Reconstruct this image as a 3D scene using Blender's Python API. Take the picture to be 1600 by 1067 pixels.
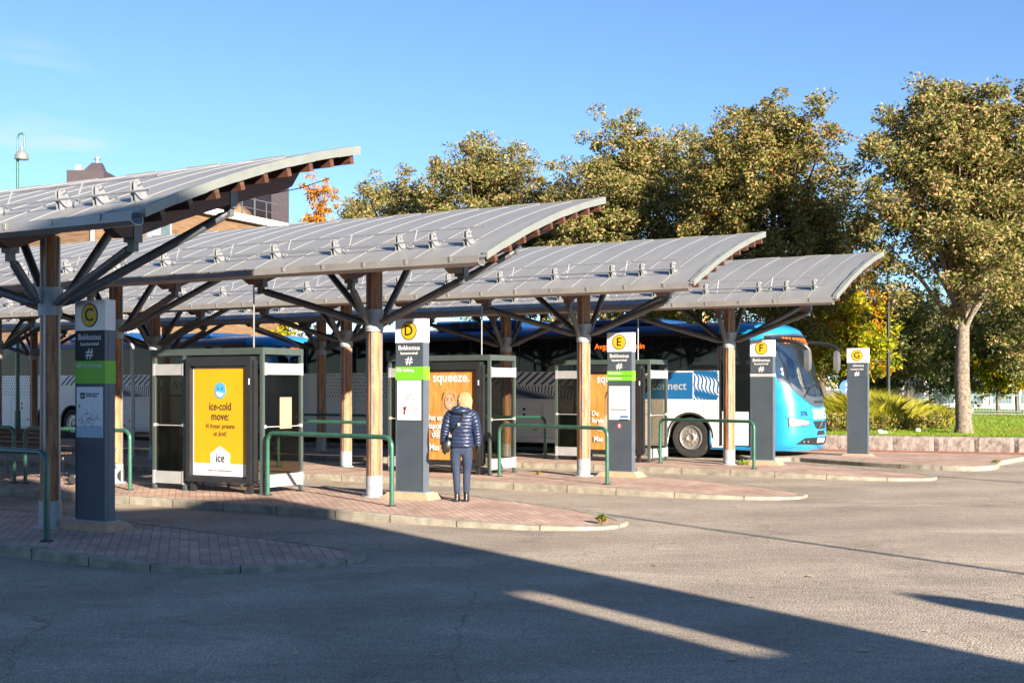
import bpy, bmesh, math, random
import numpy as np
from mathutils import Vector, Matrix, Euler
R = math.radians
random.seed(7)
for _o in list(bpy.data.objects): bpy.data.objects.remove(_o)
S = bpy.context.scene
COL = S.collection
# ---------------------------------------------------------------- camera
F_PX = 2000.0; HOR = 605.0; CAMZ = 1.80
cd = bpy.data.cameras.new('camera'); cam = bpy.data.objects.new('camera', cd); COL.objects.link(cam)
cam.location = (0, 0, CAMZ); cam.rotation_euler = (R(90), 0, 0)
cd.sensor_width = 36; cd.lens = 36*F_PX/1600; cd.shift_y = (HOR-533.5)/1600; cd.clip_end = 3000; cd.clip_start = .05
S.camera = cam
# ---------------------------------------------------------------- light
SD = Vector((-.53, .848, 0)).normalized()       # direction shadows fall
WD = Vector((.848, .53, 0)).normalized()
SUN_EL = R(18.5)
to_sun = Vector((-SD.x*math.cos(SUN_EL), -SD.y*math.cos(SUN_EL), math.sin(SUN_EL)))
w = bpy.data.worlds.new('World'); S.world = w; w.use_nodes = True
nt = w.node_tree; bg = nt.nodes['Background']; sky = nt.nodes.new('ShaderNodeTexSky'); sky.sky_type = 'NISHITA'
sky.sun_disc = False; sky.sun_elevation = SUN_EL; sky.sun_rotation = math.atan2(to_sun.x, to_sun.y)
sky.air_density = 1.0; sky.dust_density = 0; sky.ozone_density = 4.0; sky.altitude = 1500
tint = nt.nodes.new('ShaderNodeVectorMath'); tint.operation = 'MULTIPLY'; tint.inputs[1].default_value = (.80, .83, .88); nt.links.new(sky.outputs[0], tint.inputs[0])
# a faint high cloud wisp low in the north-west
wtc = nt.nodes.new('ShaderNodeTexCoord'); wmp = nt.nodes.new('ShaderNodeMapping'); wmp.inputs['Scale'].default_value = (5, 5, 42); wmp.inputs['Location'].default_value = (0, 0, 1.26); wmp.inputs['Rotation'].default_value = (0, R(-5), 0)
wn = nt.nodes.new('ShaderNodeTexNoise'); wn.inputs['Scale'].default_value = 1.1; wn.inputs['Detail'].default_value = 6
nt.links.new(wtc.outputs['Generated'], wmp.inputs[0]); nt.links.new(wmp.outputs[0], wn.inputs['Vector'])
wr = nt.nodes.new('ShaderNodeMapRange'); wr.inputs[1].default_value = .47; wr.inputs[2].default_value = .95; nt.links.new(wn.outputs[0], wr.inputs[0])
wdp = nt.nodes.new('ShaderNodeVectorMath'); wdp.operation = 'DOT_PRODUCT'; _d = Vector((-.385, 1, .190)).normalized(); wdp.inputs[1].default_value = _d; nt.links.new(wtc.outputs['Generated'], wdp.inputs[0])
wm_ = nt.nodes.new('ShaderNodeMapRange'); wm_.interpolation_type = 'SMOOTHSTEP'; wm_.inputs[1].default_value = .9965; wm_.inputs[2].default_value = .9996; nt.links.new(wdp.outputs['Value'], wm_.inputs[0])
wf = nt.nodes.new('ShaderNodeMath'); wf.operation = 'MULTIPLY'; nt.links.new(wr.outputs[0], wf.inputs[0]); nt.links.new(wm_.outputs[0], wf.inputs[1])
wx = nt.nodes.new('ShaderNodeMix'); wx.data_type = 'RGBA'; nt.links.new(wf.outputs[0], wx.inputs[0]); nt.links.new(tint.outputs[0], wx.inputs[6]); wx.inputs[7].default_value = (4.2, 4.0, 4.1, 1)
nt.links.new(wx.outputs[2], bg.inputs[0]); bg.inputs[1].default_value = .075
sl = bpy.data.lights.new('sun', 'SUN'); sun = bpy.data.objects.new('sun', sl); COL.objects.link(sun)
sl.energy = 5.0; sl.angle = R(.5); sl.color = (1, .90, .76)
sun.rotation_euler = to_sun.to_track_quat('Z', 'Y').to_euler(); sun.location = (20, -20, 30)
S.view_settings.view_transform = 'Standard'; S.view_settings.look = 'None'
S.view_settings.exposure = 1.7; S.view_settings.gamma = 1
# ---------------------------------------------------------------- placement helpers
def gnd(px, py, z=0.0):                       # a point of a horizontal plane, read off the photograph
    Y = F_PX*(CAMZ-z)/(py-HOR); return Vector(((px-800)/F_PX*Y, Y, z))
def at(px, py, Y): return Vector(((px-800)/F_PX*Y, Y, CAMZ+(HOR-py)/F_PX*Y))
ROT = math.atan2(-.513, .859)
AX = Vector((.859, -.513, 0)); AY = Vector((.513, .859, 0))
POLE = {'C': Vector((-5.56, 15.41, 0)), 'D': Vector((-2.125, 19.76, 0)), 'E': Vector((1.363, 24.35, 0)), 'F': Vector((4.75, 28.0, 0))}
PZ = .12
def loc(k, t, n, z=0): return POLE[k]+AX*t+AY*n+Vector((0, 0, z))
# ---------------------------------------------------------------- materials
def mk(name, col, rough=.6, metal=0, var=.12, scale=4, bump=0, bscale=40, spec=.5, coat=0, detail=6, stretch=None, gen=False):
    m = bpy.data.materials.new(name); m.use_nodes = True; t = m.node_tree; b = t.nodes['Principled BSDF']
    b.inputs['Roughness'].default_value = rough; b.inputs['Metallic'].default_value = metal
    b.inputs['Specular IOR Level'].default_value = spec; b.inputs['Coat Weight'].default_value = coat
    tc = t.nodes.new('ShaderNodeTexCoord'); mp = t.nodes.new('ShaderNodeMapping')
    t.links.new(tc.outputs['Object'], mp.inputs[0])
    if stretch: mp.inputs['Scale'].default_value = stretch
    nz = t.nodes.new('ShaderNodeTexNoise'); nz.inputs['Scale'].default_value = scale; nz.inputs['Detail'].default_value = detail
    t.links.new(mp.outputs[0], nz.inputs['Vector'])
    r = t.nodes.new('ShaderNodeMapRange'); r.inputs[1].default_value = .25; r.inputs[2].default_value = .75
    r.inputs[3].default_value = 1-var; r.inputs[4].default_value = 1+var
    t.links.new(nz.outputs[0], r.inputs[0])
    mx = t.nodes.new('ShaderNodeVectorMath'); mx.operation = 'SCALE'; mx.inputs[0].default_value = col[:3]
    t.links.new(r.outputs[0], mx.inputs['Scale']); t.links.new(mx.outputs[0], b.inputs['Base Color'])
    rr = t.nodes.new('ShaderNodeMapRange'); rr.inputs[3].default_value = max(.02, rough-.08); rr.inputs[4].default_value = min(1, rough+.08)
    t.links.new(nz.outputs[0], rr.inputs[0]); t.links.new(rr.outputs[0], b.inputs['Roughness'])
    if bump:
        n2 = t.nodes.new('ShaderNodeTexNoise'); n2.inputs['Scale'].default_value = bscale; n2.inputs['Detail'].default_value = 4
        t.links.new(mp.outputs[0], n2.inputs['Vector']); bp = t.nodes.new('ShaderNodeBump'); bp.inputs['Strength'].default_value = bump; bp.inputs['Distance'].default_value = .02
        t.links.new(n2.outputs[0], bp.inputs['Height']); t.links.new(bp.outputs[0], b.inputs['Normal'])
    return m
def ramp(t, stops):
    c = t.nodes.new('ShaderNodeValToRGB'); e = c.color_ramp.elements
    while len(e) < len(stops): e.new(.5)
    for i, (p, col) in enumerate(stops): e[i].position = p; e[i].color = (*col, 1)
    return c
def asphalt():
    m = bpy.data.materials.new('asphalt'); m.use_nodes = True; t = m.node_tree; b = t.nodes['Principled BSDF']; L = t.links.new
    tc = t.nodes.new('ShaderNodeTexCoord')
    def nz(sc, det=5, st=(1, 1, 1), dist=0):
        mp = t.nodes.new('ShaderNodeMapping'); mp.inputs['Scale'].default_value = st; L(tc.outputs['Object'], mp.inputs[0])
        n = t.nodes.new('ShaderNodeTexNoise'); n.inputs['Scale'].default_value = sc; n.inputs['Detail'].default_value = det; n.inputs['Distortion'].default_value = dist
        L(mp.outputs[0], n.inputs['Vector']); return n
    def mul(a, bb):
        x = t.nodes.new('ShaderNodeMath'); x.operation = 'MULTIPLY'; L(a, x.inputs[0]); L(bb, x.inputs[1]); return x.outputs[0]
    def mr(o, lo, hi, a=.3, c=.7):
        r = t.nodes.new('ShaderNodeMapRange'); r.inputs[1].default_value = a; r.inputs[2].default_value = c; r.inputs[3].default_value = lo; r.inputs[4].default_value = hi; L(o, r.inputs[0]); return r.outputs[0]
    big = mr(nz(.35, 4, dist=1).outputs[0], .80, 1.10); stain = mr(nz(.9, 5, (1, .55, 1), .8).outputs[0], 1.0, .72, .60, .72); wear = mr(nz(.55, 6, (.35, 1.6, 1), 2).outputs[0], 1.0, 1.16, .58, .68); rough_ = mr(nz(18, 4).outputs[0], .86, 1.12); mid = mr(nz(2.2, 6, (1, 2.2, 1), 1.5).outputs[0], .88, 1.1)
    fine = mr(nz(55, 3).outputs[0], .55, 1.45)
    vo = t.nodes.new('ShaderNodeTexVoronoi'); vo.inputs['Scale'].default_value = 75; L(tc.outputs['Object'], vo.inputs['Vector'])
    sp = ramp(t, [(0, (.78, .78, .78)), (.75, (1, 1, 1)), (.93, (1.0, 1, 1)), (1, (2.0, 1.95, 1.85))]); L(vo.outputs['Color'], sp.inputs[0])
    # tyre-polished tracks following the buses' sweep
    wv = t.nodes.new('ShaderNodeTexWave'); wv.inputs['Scale'].default_value = .16; wv.inputs['Distortion'].default_value = 2.5; wv.inputs['Detail'].default_value = 2
    mp = t.nodes.new('ShaderNodeMapping'); mp.inputs['Rotation'].default_value = (0, 0, R(70)); L(tc.outputs['Object'], mp.inputs[0]); L(mp.outputs[0], wv.inputs['Vector'])
    tr = mr(wv.outputs['Fac'], .93, 1.06, 0, 1)
    # cracks
    vc = t.nodes.new('ShaderNodeTexVoronoi'); vc.feature = 'DISTANCE_TO_EDGE'; vc.inputs['Scale'].default_value = .23
    nv = nz(1.3, 4); vm = t.nodes.new('ShaderNodeVectorMath'); vm.operation = 'ADD'
    vs = t.nodes.new('ShaderNodeVectorMath'); vs.operation = 'SCALE'; vs.inputs['Scale'].default_value = .7; L(nv.outputs['Color'], vs.inputs[0])
    L(tc.outputs['Object'], vm.inputs[0]); L(vs.outputs[0], vm.inputs[1]); L(vm.outputs[0], vc.inputs['Vector'])
    cr = mr(vc.outputs['Distance'], .68, 1, .0, .0035)
    f = mul(mul(mul(mul(mul(mul(mul(big, mid), fine), tr), cr), stain), wear), rough_)
    sc = t.nodes.new('ShaderNodeVectorMath'); sc.operation = 'SCALE'; sc.inputs[0].default_value = (.405, .335, .262); L(f, sc.inputs['Scale'])
    m2 = t.nodes.new('ShaderNodeVectorMath'); m2.operation = 'MULTIPLY'; L(sc.outputs[0], m2.inputs[0]); L(sp.outputs[0], m2.inputs[1])
    L(m2.outputs[0], b.inputs['Base Color']); b.inputs['Roughness'].default_value = .95; b.inputs['Specular IOR Level'].default_value = .12
    bp = t.nodes.new('ShaderNodeBump'); bp.inputs['Strength'].default_value = .55; bp.inputs['Distance'].default_value = .012; L(fine, bp.inputs['Height']); L(bp.outputs[0], b.inputs['Normal'])
    return m
def brick_paving():
    m = bpy.data.materials.new('brick_paving'); m.use_nodes = True; t = m.node_tree; b = t.nodes['Principled BSDF']; L = t.links.new
    tc = t.nodes.new('ShaderNodeTexCoord'); mp = t.nodes.new('ShaderNodeMapping'); mp.inputs['Rotation'].default_value = (0, 0, -ROT+R(45)); L(tc.outputs['Object'], mp.inputs[0])
    br = t.nodes.new('ShaderNodeTexBrick'); br.inputs['Scale'].default_value = 1; br.inputs['Brick Width'].default_value = .21; br.inputs['Row Height'].default_value = .105
    br.inputs['Mortar Size'].default_value = .007; br.inputs['Mortar Smooth'].default_value = .3
    br.inputs['Color1'].default_value = (.47, .325, .245, 1); br.inputs['Color2'].default_value = (.385, .235, .175, 1); br.inputs['Mortar'].default_value = (.22, .16, .12, 1)
    L(mp.outputs[0], br.inputs['Vector'])
    n = t.nodes.new('ShaderNodeTexNoise'); n.inputs['Scale'].default_value = 1.3; n.inputs['Detail'].default_value = 7; L(tc.outputs['Object'], n.inputs['Vector'])
    r = t.nodes.new('ShaderNodeMapRange'); r.inputs[1].default_value = .3; r.inputs[2].default_value = .7; r.inputs[3].default_value = .75; r.inputs[4].default_value = 1.25; L(n.outputs[0], r.inputs[0])
    v = t.nodes.new('ShaderNodeVectorMath'); v.operation = 'SCALE'; L(br.outputs[0], v.inputs[0]); L(r.outputs[0], v.inputs['Scale'])
    L(v.outputs[0], b.inputs['Base Color']); b.inputs['Roughness'].default_value = .85
    bp = t.nodes.new('ShaderNodeBump'); bp.inputs['Strength'].default_value = .4; bp.inputs['Distance'].default_value = .01; bp.invert = True; L(br.outputs['Fac'], bp.inputs['Height']); L(bp.outputs[0], b.inputs['Normal'])
    return m
def leafmat(name, stops, patch=None, trans=.35, spec=.15):
    m = bpy.data.materials.new(name); m.use_nodes = True; t = m.node_tree; b = t.nodes['Principled BSDF']; L = t.links.new
    g = t.nodes.new('ShaderNodeNewGeometry'); c = ramp(t, stops); L(g.outputs['Random Per Island'], c.inputs[0]); out = c.outputs[0]
    if patch:
        tc = t.nodes.new('ShaderNodeTexCoord'); n = t.nodes.new('ShaderNodeTexNoise'); n.inputs['Scale'].default_value = patch[1]; n.inputs['Detail'].default_value = 2; L(tc.outputs['Object'], n.inputs['Vector'])
        r = t.nodes.new('ShaderNodeMapRange'); r.inputs[1].default_value = patch[2]; r.inputs[2].default_value = patch[2]+.06; L(n.outputs[0], r.inputs[0])
        mx = t.nodes.new('ShaderNodeMix'); mx.data_type = 'RGBA'; L(r.outputs[0], mx.inputs[0]); L(out, mx.inputs[6]); mx.inputs[7].default_value = (*patch[0], 1); out = mx.outputs[2]
    L(out, b.inputs['Base Color']); b.inputs['Roughness'].default_value = .45; b.inputs['Specular IOR Level'].default_value = spec
    tr = t.nodes.new('ShaderNodeBsdfTranslucent'); L(out, tr.inputs[0]); ms = t.nodes.new('ShaderNodeMixShader'); ms.inputs[0].default_value = trans
    L(b.outputs[0], ms.inputs[1]); L(tr.outputs[0], ms.inputs[2]); L(ms.outputs[0], t.nodes['Material Output'].inputs[0])
    return m
def glassmat(name, tint, alpha, rough=.03, spec=.5):
    m = bpy.data.materials.new(name); m.use_nodes = True; t = m.node_tree; L = t.links.new
    tp = t.nodes.new('ShaderNodeBsdfTransparent'); tp.inputs[0].default_value = (*tint, 1)
    b = t.nodes['Principled BSDF']; b.inputs['Base Color'].default_value = (.01, .012, .014, 1); b.inputs['Roughness'].default_value = rough; b.inputs['Specular IOR Level'].default_value = spec
    ms = t.nodes.new('ShaderNodeMixShader'); ms.inputs[0].default_value = alpha; L(tp.outputs[0], ms.inputs[1]); L(b.outputs[0], ms.inputs[2]); L(ms.outputs[0], t.nodes['Material Output'].inputs[0])
    return m
def emit(name, col, st):
    m = bpy.data.materials.new(name); m.use_nodes = True; b = m.node_tree.nodes['Principled BSDF']
    b.inputs['Base Color'].default_value = (*[c*.5 for c in col], 1); b.inputs['Emission Color'].default_value = (*col, 1); b.inputs['Emission Strength'].default_value = st; return m
M = dict(
    asphalt=asphalt(), paving=brick_paving(),
    granite=mk('granite_kerb', (.31, .27, .205), .85, var=.4, scale=6, bump=.6, bscale=60),
    rock=mk('split_granite', (.235, .185, .16), .9, var=.35, scale=5, bump=1.0, bscale=14),
    zinc=mk('zinc_sheet', (.235, .231, .223), .5, .1, var=.09, scale=1.6, stretch=(3, .4, 1)),
    flash=mk('grey_flashing', (.24, .25, .225), .5, .3, var=.1),
    gutter=mk('galvanised_gutter', (.36, .335, .31), .45, .5, var=.14, scale=3),
    galv=mk('galvanised_steel', (.40, .40, .40), .42, .6, var=.16, scale=20),
    steel=mk('grey_painted_steel', (.13, .135, .14), .45, .3, var=.15, scale=8),
    collar=mk('pale_grey_steel', (.33, .355, .37), .5, .2, var=.16, scale=10),
    wood=None, beam=mk('stained_glulam', (.095, .038, .022), .55, var=.4, scale=6, stretch=(1, .3, 4)),
    soffit=mk('dark_boards', (.085, .045, .028), .8, var=.3, scale=5, stretch=(1, 8, 1)),
    green=mk('green_painted_tube', (.030, .112, .072), .38, .1, var=.18, scale=9, coat=.3),
    sframe=mk('grey_green_frame', (.068, .088, .078), .45, .2, var=.12),
    black=mk('black_paint', (.018, .018, .02), .4, var=.2), rubber=mk('rubber', (.028, .027, .026), .8, var=.3, bump=.3),
    anth=mk('anthracite_panel', (.050, .064, .078), .5, var=.14, scale=3), white=mk('white_panel', (.66, .64, .64), .5, var=.05),
    silver=mk('silver_panel', (.55, .54, .53), .4, .3, var=.08), yellow=mk('sign_yellow', (.62, .37, .008), .5, var=.03),
    lime=mk('sign_green', (.15, .45, .02), .5, var=.04), foot=mk('tan_concrete', (.44, .27, .16), .9, var=.2, scale=10, bump=.4),
    clampbar=mk('clamp_bar_grey', (.36, .355, .35), .45, .2, var=.12), sidegrey=mk('mid_grey_rail', (.10, .12, .145), .45, .2), ink=mk('black_ink', (.012, .012, .012), .6), grey=mk('grey_ink', (.22, .22, .23), .6), paper=mk('paper', (.74, .73, .72), .6, var=.03),
    sea=mk('map_blue', (.36, .47, .56), .6), red=mk('crest_red', (.5, .04, .05), .6),
    pyellow=mk('poster_yellow', (.62, .31, .004), .45, var=.07, scale=2.2), pblue=mk('poster_blue', (.06, .32, .72), .4, var=.2, scale=30),
    buswhite=mk('bus_white', (.74, .70, .66), .3, var=.04, scale=1.5, coat=.3), cyan=mk('bus_light_blue', (.015, .25, .53), .3, var=.05, coat=.5),
    navy=mk('bus_roof_blue', (.010, .055, .17), .35, var=.1, coat=.4), panelblue=mk('bus_panel_blue', (.012, .115, .29), .4, var=.06), lineblue=mk('bus_line_navy', (.018, .05, .12), .4),
    bglass=glassmat('bus_side_glass', (.30, .33, .34), .78), wsglass=glassmat('windscreen_glass', (.62, .70, .72), .5, .02, 1.0), sglass=glassmat('shelter_glass', (.80, .77, .70), .13, .05),
    gglass=glassmat('green_shelter_glass', (.30, .38, .12), .35, .06), seat=mk('seat_cloth', (.03, .03, .04), .8), floor=mk('dark_floor', (.03, .03, .03), .8),
    chrome=mk('rim_metal', (.50, .46, .42), .35, .7, var=.2, scale=25), lamp=mk('headlight_lens', (.38, .37, .36), .12, .6, var=.5, scale=26), plate=mk('plate_white', (.78, .77, .78), .4),
    led=emit('orange_led', (1, .16, .015), .7), ledboard=mk('display_board', (.02, .015, .012), .3),
    trunk=mk('bark', (.20, .155, .115), .95, var=.6, scale=13, bump=1, bscale=26), dtrunk=mk('dark_bark', (.10, .075, .055), .95, var=.4, scale=7, bump=1, bscale=22),
    soil=mk('red_soil', (.30, .10, .055), .95, var=.35, scale=12, bump=1, bscale=40), turf=mk('turf', (.12, .21, .025), .9, var=.35, scale=7, bump=1, bscale=60),
    clad=None, bdark=mk('dark_cladding', (.06, .045, .05), .7, var=.12), bwhite=mk('render_white', (.70, .69, .66), .8, var=.05), bgrey=mk('grey_cladding', (.22, .24, .29), .7), yel=mk('ochre_render', (.60, .38, .13), .8, var=.1),
    pane=mk('window_glass', (.10, .14, .15), .08, var=.3, scale=2, spec=.8), fencep=mk('pale_green_steel', (.30, .40, .37), .5, var=.1), conc=mk('concrete', (.33, .30, .28), .9, var=.2, bump=.4),
    jacket=mk('navy_nylon', (.016, .026, .062), .36, var=.35, scale=26, spec=.5, bump=.35, bscale=34), jeans=mk('denim', (.022, .035, .070), .8, var=.3, scale=28, bump=.4, bscale=200), skin=mk('skin', (.62, .38, .28), .5),
    hair=mk('blonde_hair', (.42, .28, .14), .5, var=.4, scale=18, stretch=(6, 6, 1), bump=.7, bscale=40), leather=mk('black_leather', (.014, .013, .013), .35, var=.2),
    lampg=mk('lamp_grey', (.26, .27, .24), .4, .4), sblue=mk('sign_blue', (.015, .12, .45), .4),
)
def woodmat(name, c1, c2, sx):
    m = bpy.data.materials.new(name); m.use_nodes = True; t = m.node_tree; b = t.nodes['Principled BSDF']; L = t.links.new
    tc = t.nodes.new('ShaderNodeTexCoord'); mp = t.nodes.new('ShaderNodeMapping'); mp.inputs['Scale'].default_value = sx; L(tc.outputs['Object'], mp.inputs[0])
    n = t.nodes.new('ShaderNodeTexNoise'); n.inputs['Scale'].default_value = 3; n.inputs['Detail'].default_value = 8; n.inputs['Distortion'].default_value = .6; L(mp.outputs[0], n.inputs['Vector'])
    c = ramp(t, [(.3, c1), (.55, c2), (.72, tuple(x*1.35 for x in c2))]); L(n.outputs[0], c.inputs[0]); L(c.outputs[0], b.inputs['Base Color']); b.inputs['Roughness'].default_value = .62
    bp = t.nodes.new('ShaderNodeBump'); bp.inputs['Strength'].default_value = .3; L(n.outputs[0], bp.inputs['Height']); L(bp.outputs[0], b.inputs['Normal']); return m
M['wsglass'].node_tree.nodes['Principled BSDF'].inputs['IOR'].default_value = 2.6
M['wood'] = woodmat('post_timber', (.16, .072, .034), (.37, .175, .072), (7, 7, .8))
M['clad'] = woodmat('timber_cladding', (.10, .055, .03), (.21, .125, .065), (.6, .6, 14))
M['pwood'] = woodmat('poster_woodgrain', (.34, .145, .03), (.47, .215, .045), (3, 3, .7))
# ---------------------------------------------------------------- mesh builder
class MB:
    def __init__(s): s.v = []; s.f = []; s.m = []; s.cur = 0
    def add(s, vs, fs):
        o = len(s.v); s.v += [tuple(p) for p in vs]
        for f in fs: s.f.append(tuple(i+o for i in f)); s.m.append(s.cur)
        return s
    def box(s, a, b, tz=0, M4=None):
        (x0, y0, z0), (x1, y1, z1) = a, b
        vs = [(x0, y0, z0), (x1, y0, z0), (x1, y1, z0), (x0, y1, z0), (x0, y0, z1), (x1, y0, z1), (x1, y1, z1), (x0, y1, z1)]
        if M4 is not None: vs = [M4 @ Vector(p) for p in vs]
        return s.add(vs, [(3, 2, 1, 0), (4, 5, 6, 7), (0, 1, 5, 4), (1, 2, 6, 5), (2, 3, 7, 6), (3, 0, 4, 7)])
    def cyl(s, p0, p1, r0, r1=None, n=10, cap=True):
        return s.tube([p0, p1], [r0, r0 if r1 is None else r1], n, cap)
    def tube(s, pts, r, n=8, cap=True):
        pts = [Vector(p) for p in pts]; rs = r if isinstance(r, (list, tuple)) else [r]*len(pts); rings = []
        up = Vector((0, 0, 1)); u = None
        for i, p in enumerate(pts):
            d = (pts[min(i+1, len(pts)-1)]-pts[max(i-1, 0)]).normalized()
            if u is None: u = d.cross(up if abs(d.z) < .9 else Vector((1, 0, 0))).normalized()
            else: u = (u-d*u.dot(d)).normalized()
            v = d.cross(u); rings.append([p+(u*math.cos(2*math.pi*k/n)+v*math.sin(2*math.pi*k/n))*rs[i] for k in range(n)])
        return s.loft(rings, cap)
    def loft(s, rings, cap=True, close=True):
        n = len(rings[0]); vs = [p for r_ in rings for p in r_]; fs = []
        for i in range(len(rings)-1):
            for k in range(n if close else n-1):
                a = i*n+k; b = i*n+(k+1) % n; fs.append((a, b, b+n, a+n))
        if cap: fs += [tuple(range(n))[::-1], tuple((len(rings)-1)*n+k for k in range(n))]
        return s.add(vs, fs)
    def poly(s, pts, ax='y', off=0, th=.004):           # flat shape in the local xz plane, facing -y
        n = len(pts); vs = [(x, off, z) for x, z in pts]+[(x, off+th, z) for x, z in pts]
        return s.add(vs, [tuple(range(n)), tuple(range(n, 2*n))[::-1]]+[((k+1) % n, k, k+n, (k+1) % n+n) for k in range(n)])
    def build(s, name, mat, parent=None, smooth=False, sm_angle=None):
        me = bpy.data.meshes.new(name); me.from_pydata(s.v, [], s.f)
        ms = mat if isinstance(mat, (list, tuple)) else [mat]
        for m_ in ms: me.materials.append(M[m_] if isinstance(m_, str) else m_)
        if len(ms) > 1: me.polygons.foreach_set('material_index', s.m)
        bm = bmesh.new(); bm.from_mesh(me); bmesh.ops.recalc_face_normals(bm, faces=bm.faces); bm.to_mesh(me); bm.free()
        if smooth:
            me.polygons.foreach_set('use_smooth', [True]*len(me.polygons))
            try: me.set_sharp_from_angle(angle=R(38))
            except Exception: pass
        o = bpy.data.objects.new(name, me); COL.objects.link(o)
        if parent is not None: o.parent = parent
        return o
def rawmesh(name, verts, faces4, mat, parent=None, smooth=False):
    me = bpy.data.meshes.new(name); nv = len(verts); nf = len(faces4); k = faces4.shape[1]
    me.vertices.add(nv); me.vertices.foreach_set('co', verts.astype(np.float32).ravel())
    me.loops.add(nf*k); me.loops.foreach_set('vertex_index', faces4.astype(np.int32).ravel())
    me.polygons.add(nf); me.polygons.foreach_set('loop_start', np.arange(0, nf*k, k, dtype=np.int32))
    me.update(calc_edges=True); me.materials.append(mat)
    o = bpy.data.objects.new(name, me); COL.objects.link(o)
    if parent is not None: o.parent = parent
    return o
def thing(name, label, cat, p=(0, 0, 0), rz=0, group=None):
    o = bpy.data.objects.new(name, None); COL.objects.link(o); o.location = p; o.rotation_euler = (0, 0, rz); o.empty_display_size = .2
    o['label'] = label; o['category'] = cat
    if group: o['group'] = group
    return o
def tag(o, label, cat, group=None, p=None, rz=None):
    o['label'] = label; o['category'] = cat
    if group: o['group'] = group
    if p is not None: o.location = p
    if rz is not None: o.rotation_euler = (0, 0, rz)
    return o
def struct(o, p=None): o['kind'] = 'structure'; return o
def dup(root, p, rz, label, parent=None):
    r = root.copy(); COL.objects.link(r)
    if parent is None: r.location = p; r.rotation_euler = (0, 0, rz); r['label'] = label
    for ch in list(root.children):
        c = ch.copy(); COL.objects.link(c); c.parent = r
        for g in list(ch.children):
            d = g.copy(); COL.objects.link(d); d.parent = c
    return r
TEXTS = []
def text(body, size, mat, parent, p, name='lettering', align='CENTER', sx=1.0, bold=0, shear=0, rot=(R(90), 0, 0), sub=None):
    c = bpy.data.curves.new(name, 'FONT'); c.body = body; c.size = size; c.align_x = align; c.align_y = 'CENTER'; c.extrude = .0015; c.offset = bold*.28; c.shear = shear
    c.resolution_u = 3; c.materials.append(M[mat]); o = bpy.data.objects.new('tmp_text', c); COL.objects.link(o); o.location = p; o.rotation_euler = rot; o.scale = (sx, 1, 1)
    TEXTS.append((o, name, parent)); return o
def flush_text():
    dg = bpy.context.evaluated_depsgraph_get()
    for o, name, parent in TEXTS:
        me = bpy.data.meshes.new_from_object(o.evaluated_get(dg)); me.name = name
        n = bpy.data.objects.new(name, me); COL.objects.link(n); n.location = o.location; n.rotation_euler = o.rotation_euler; n.scale = o.scale; n.parent = parent
        bpy.data.objects.remove(o)
    TEXTS.clear()
def disc(cx, cz, r, n=32, rx=1.0): return [(cx+rx*r*math.cos(2*math.pi*k/n), cz+r*math.sin(2*math.pi*k/n)) for k in range(n)]
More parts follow.
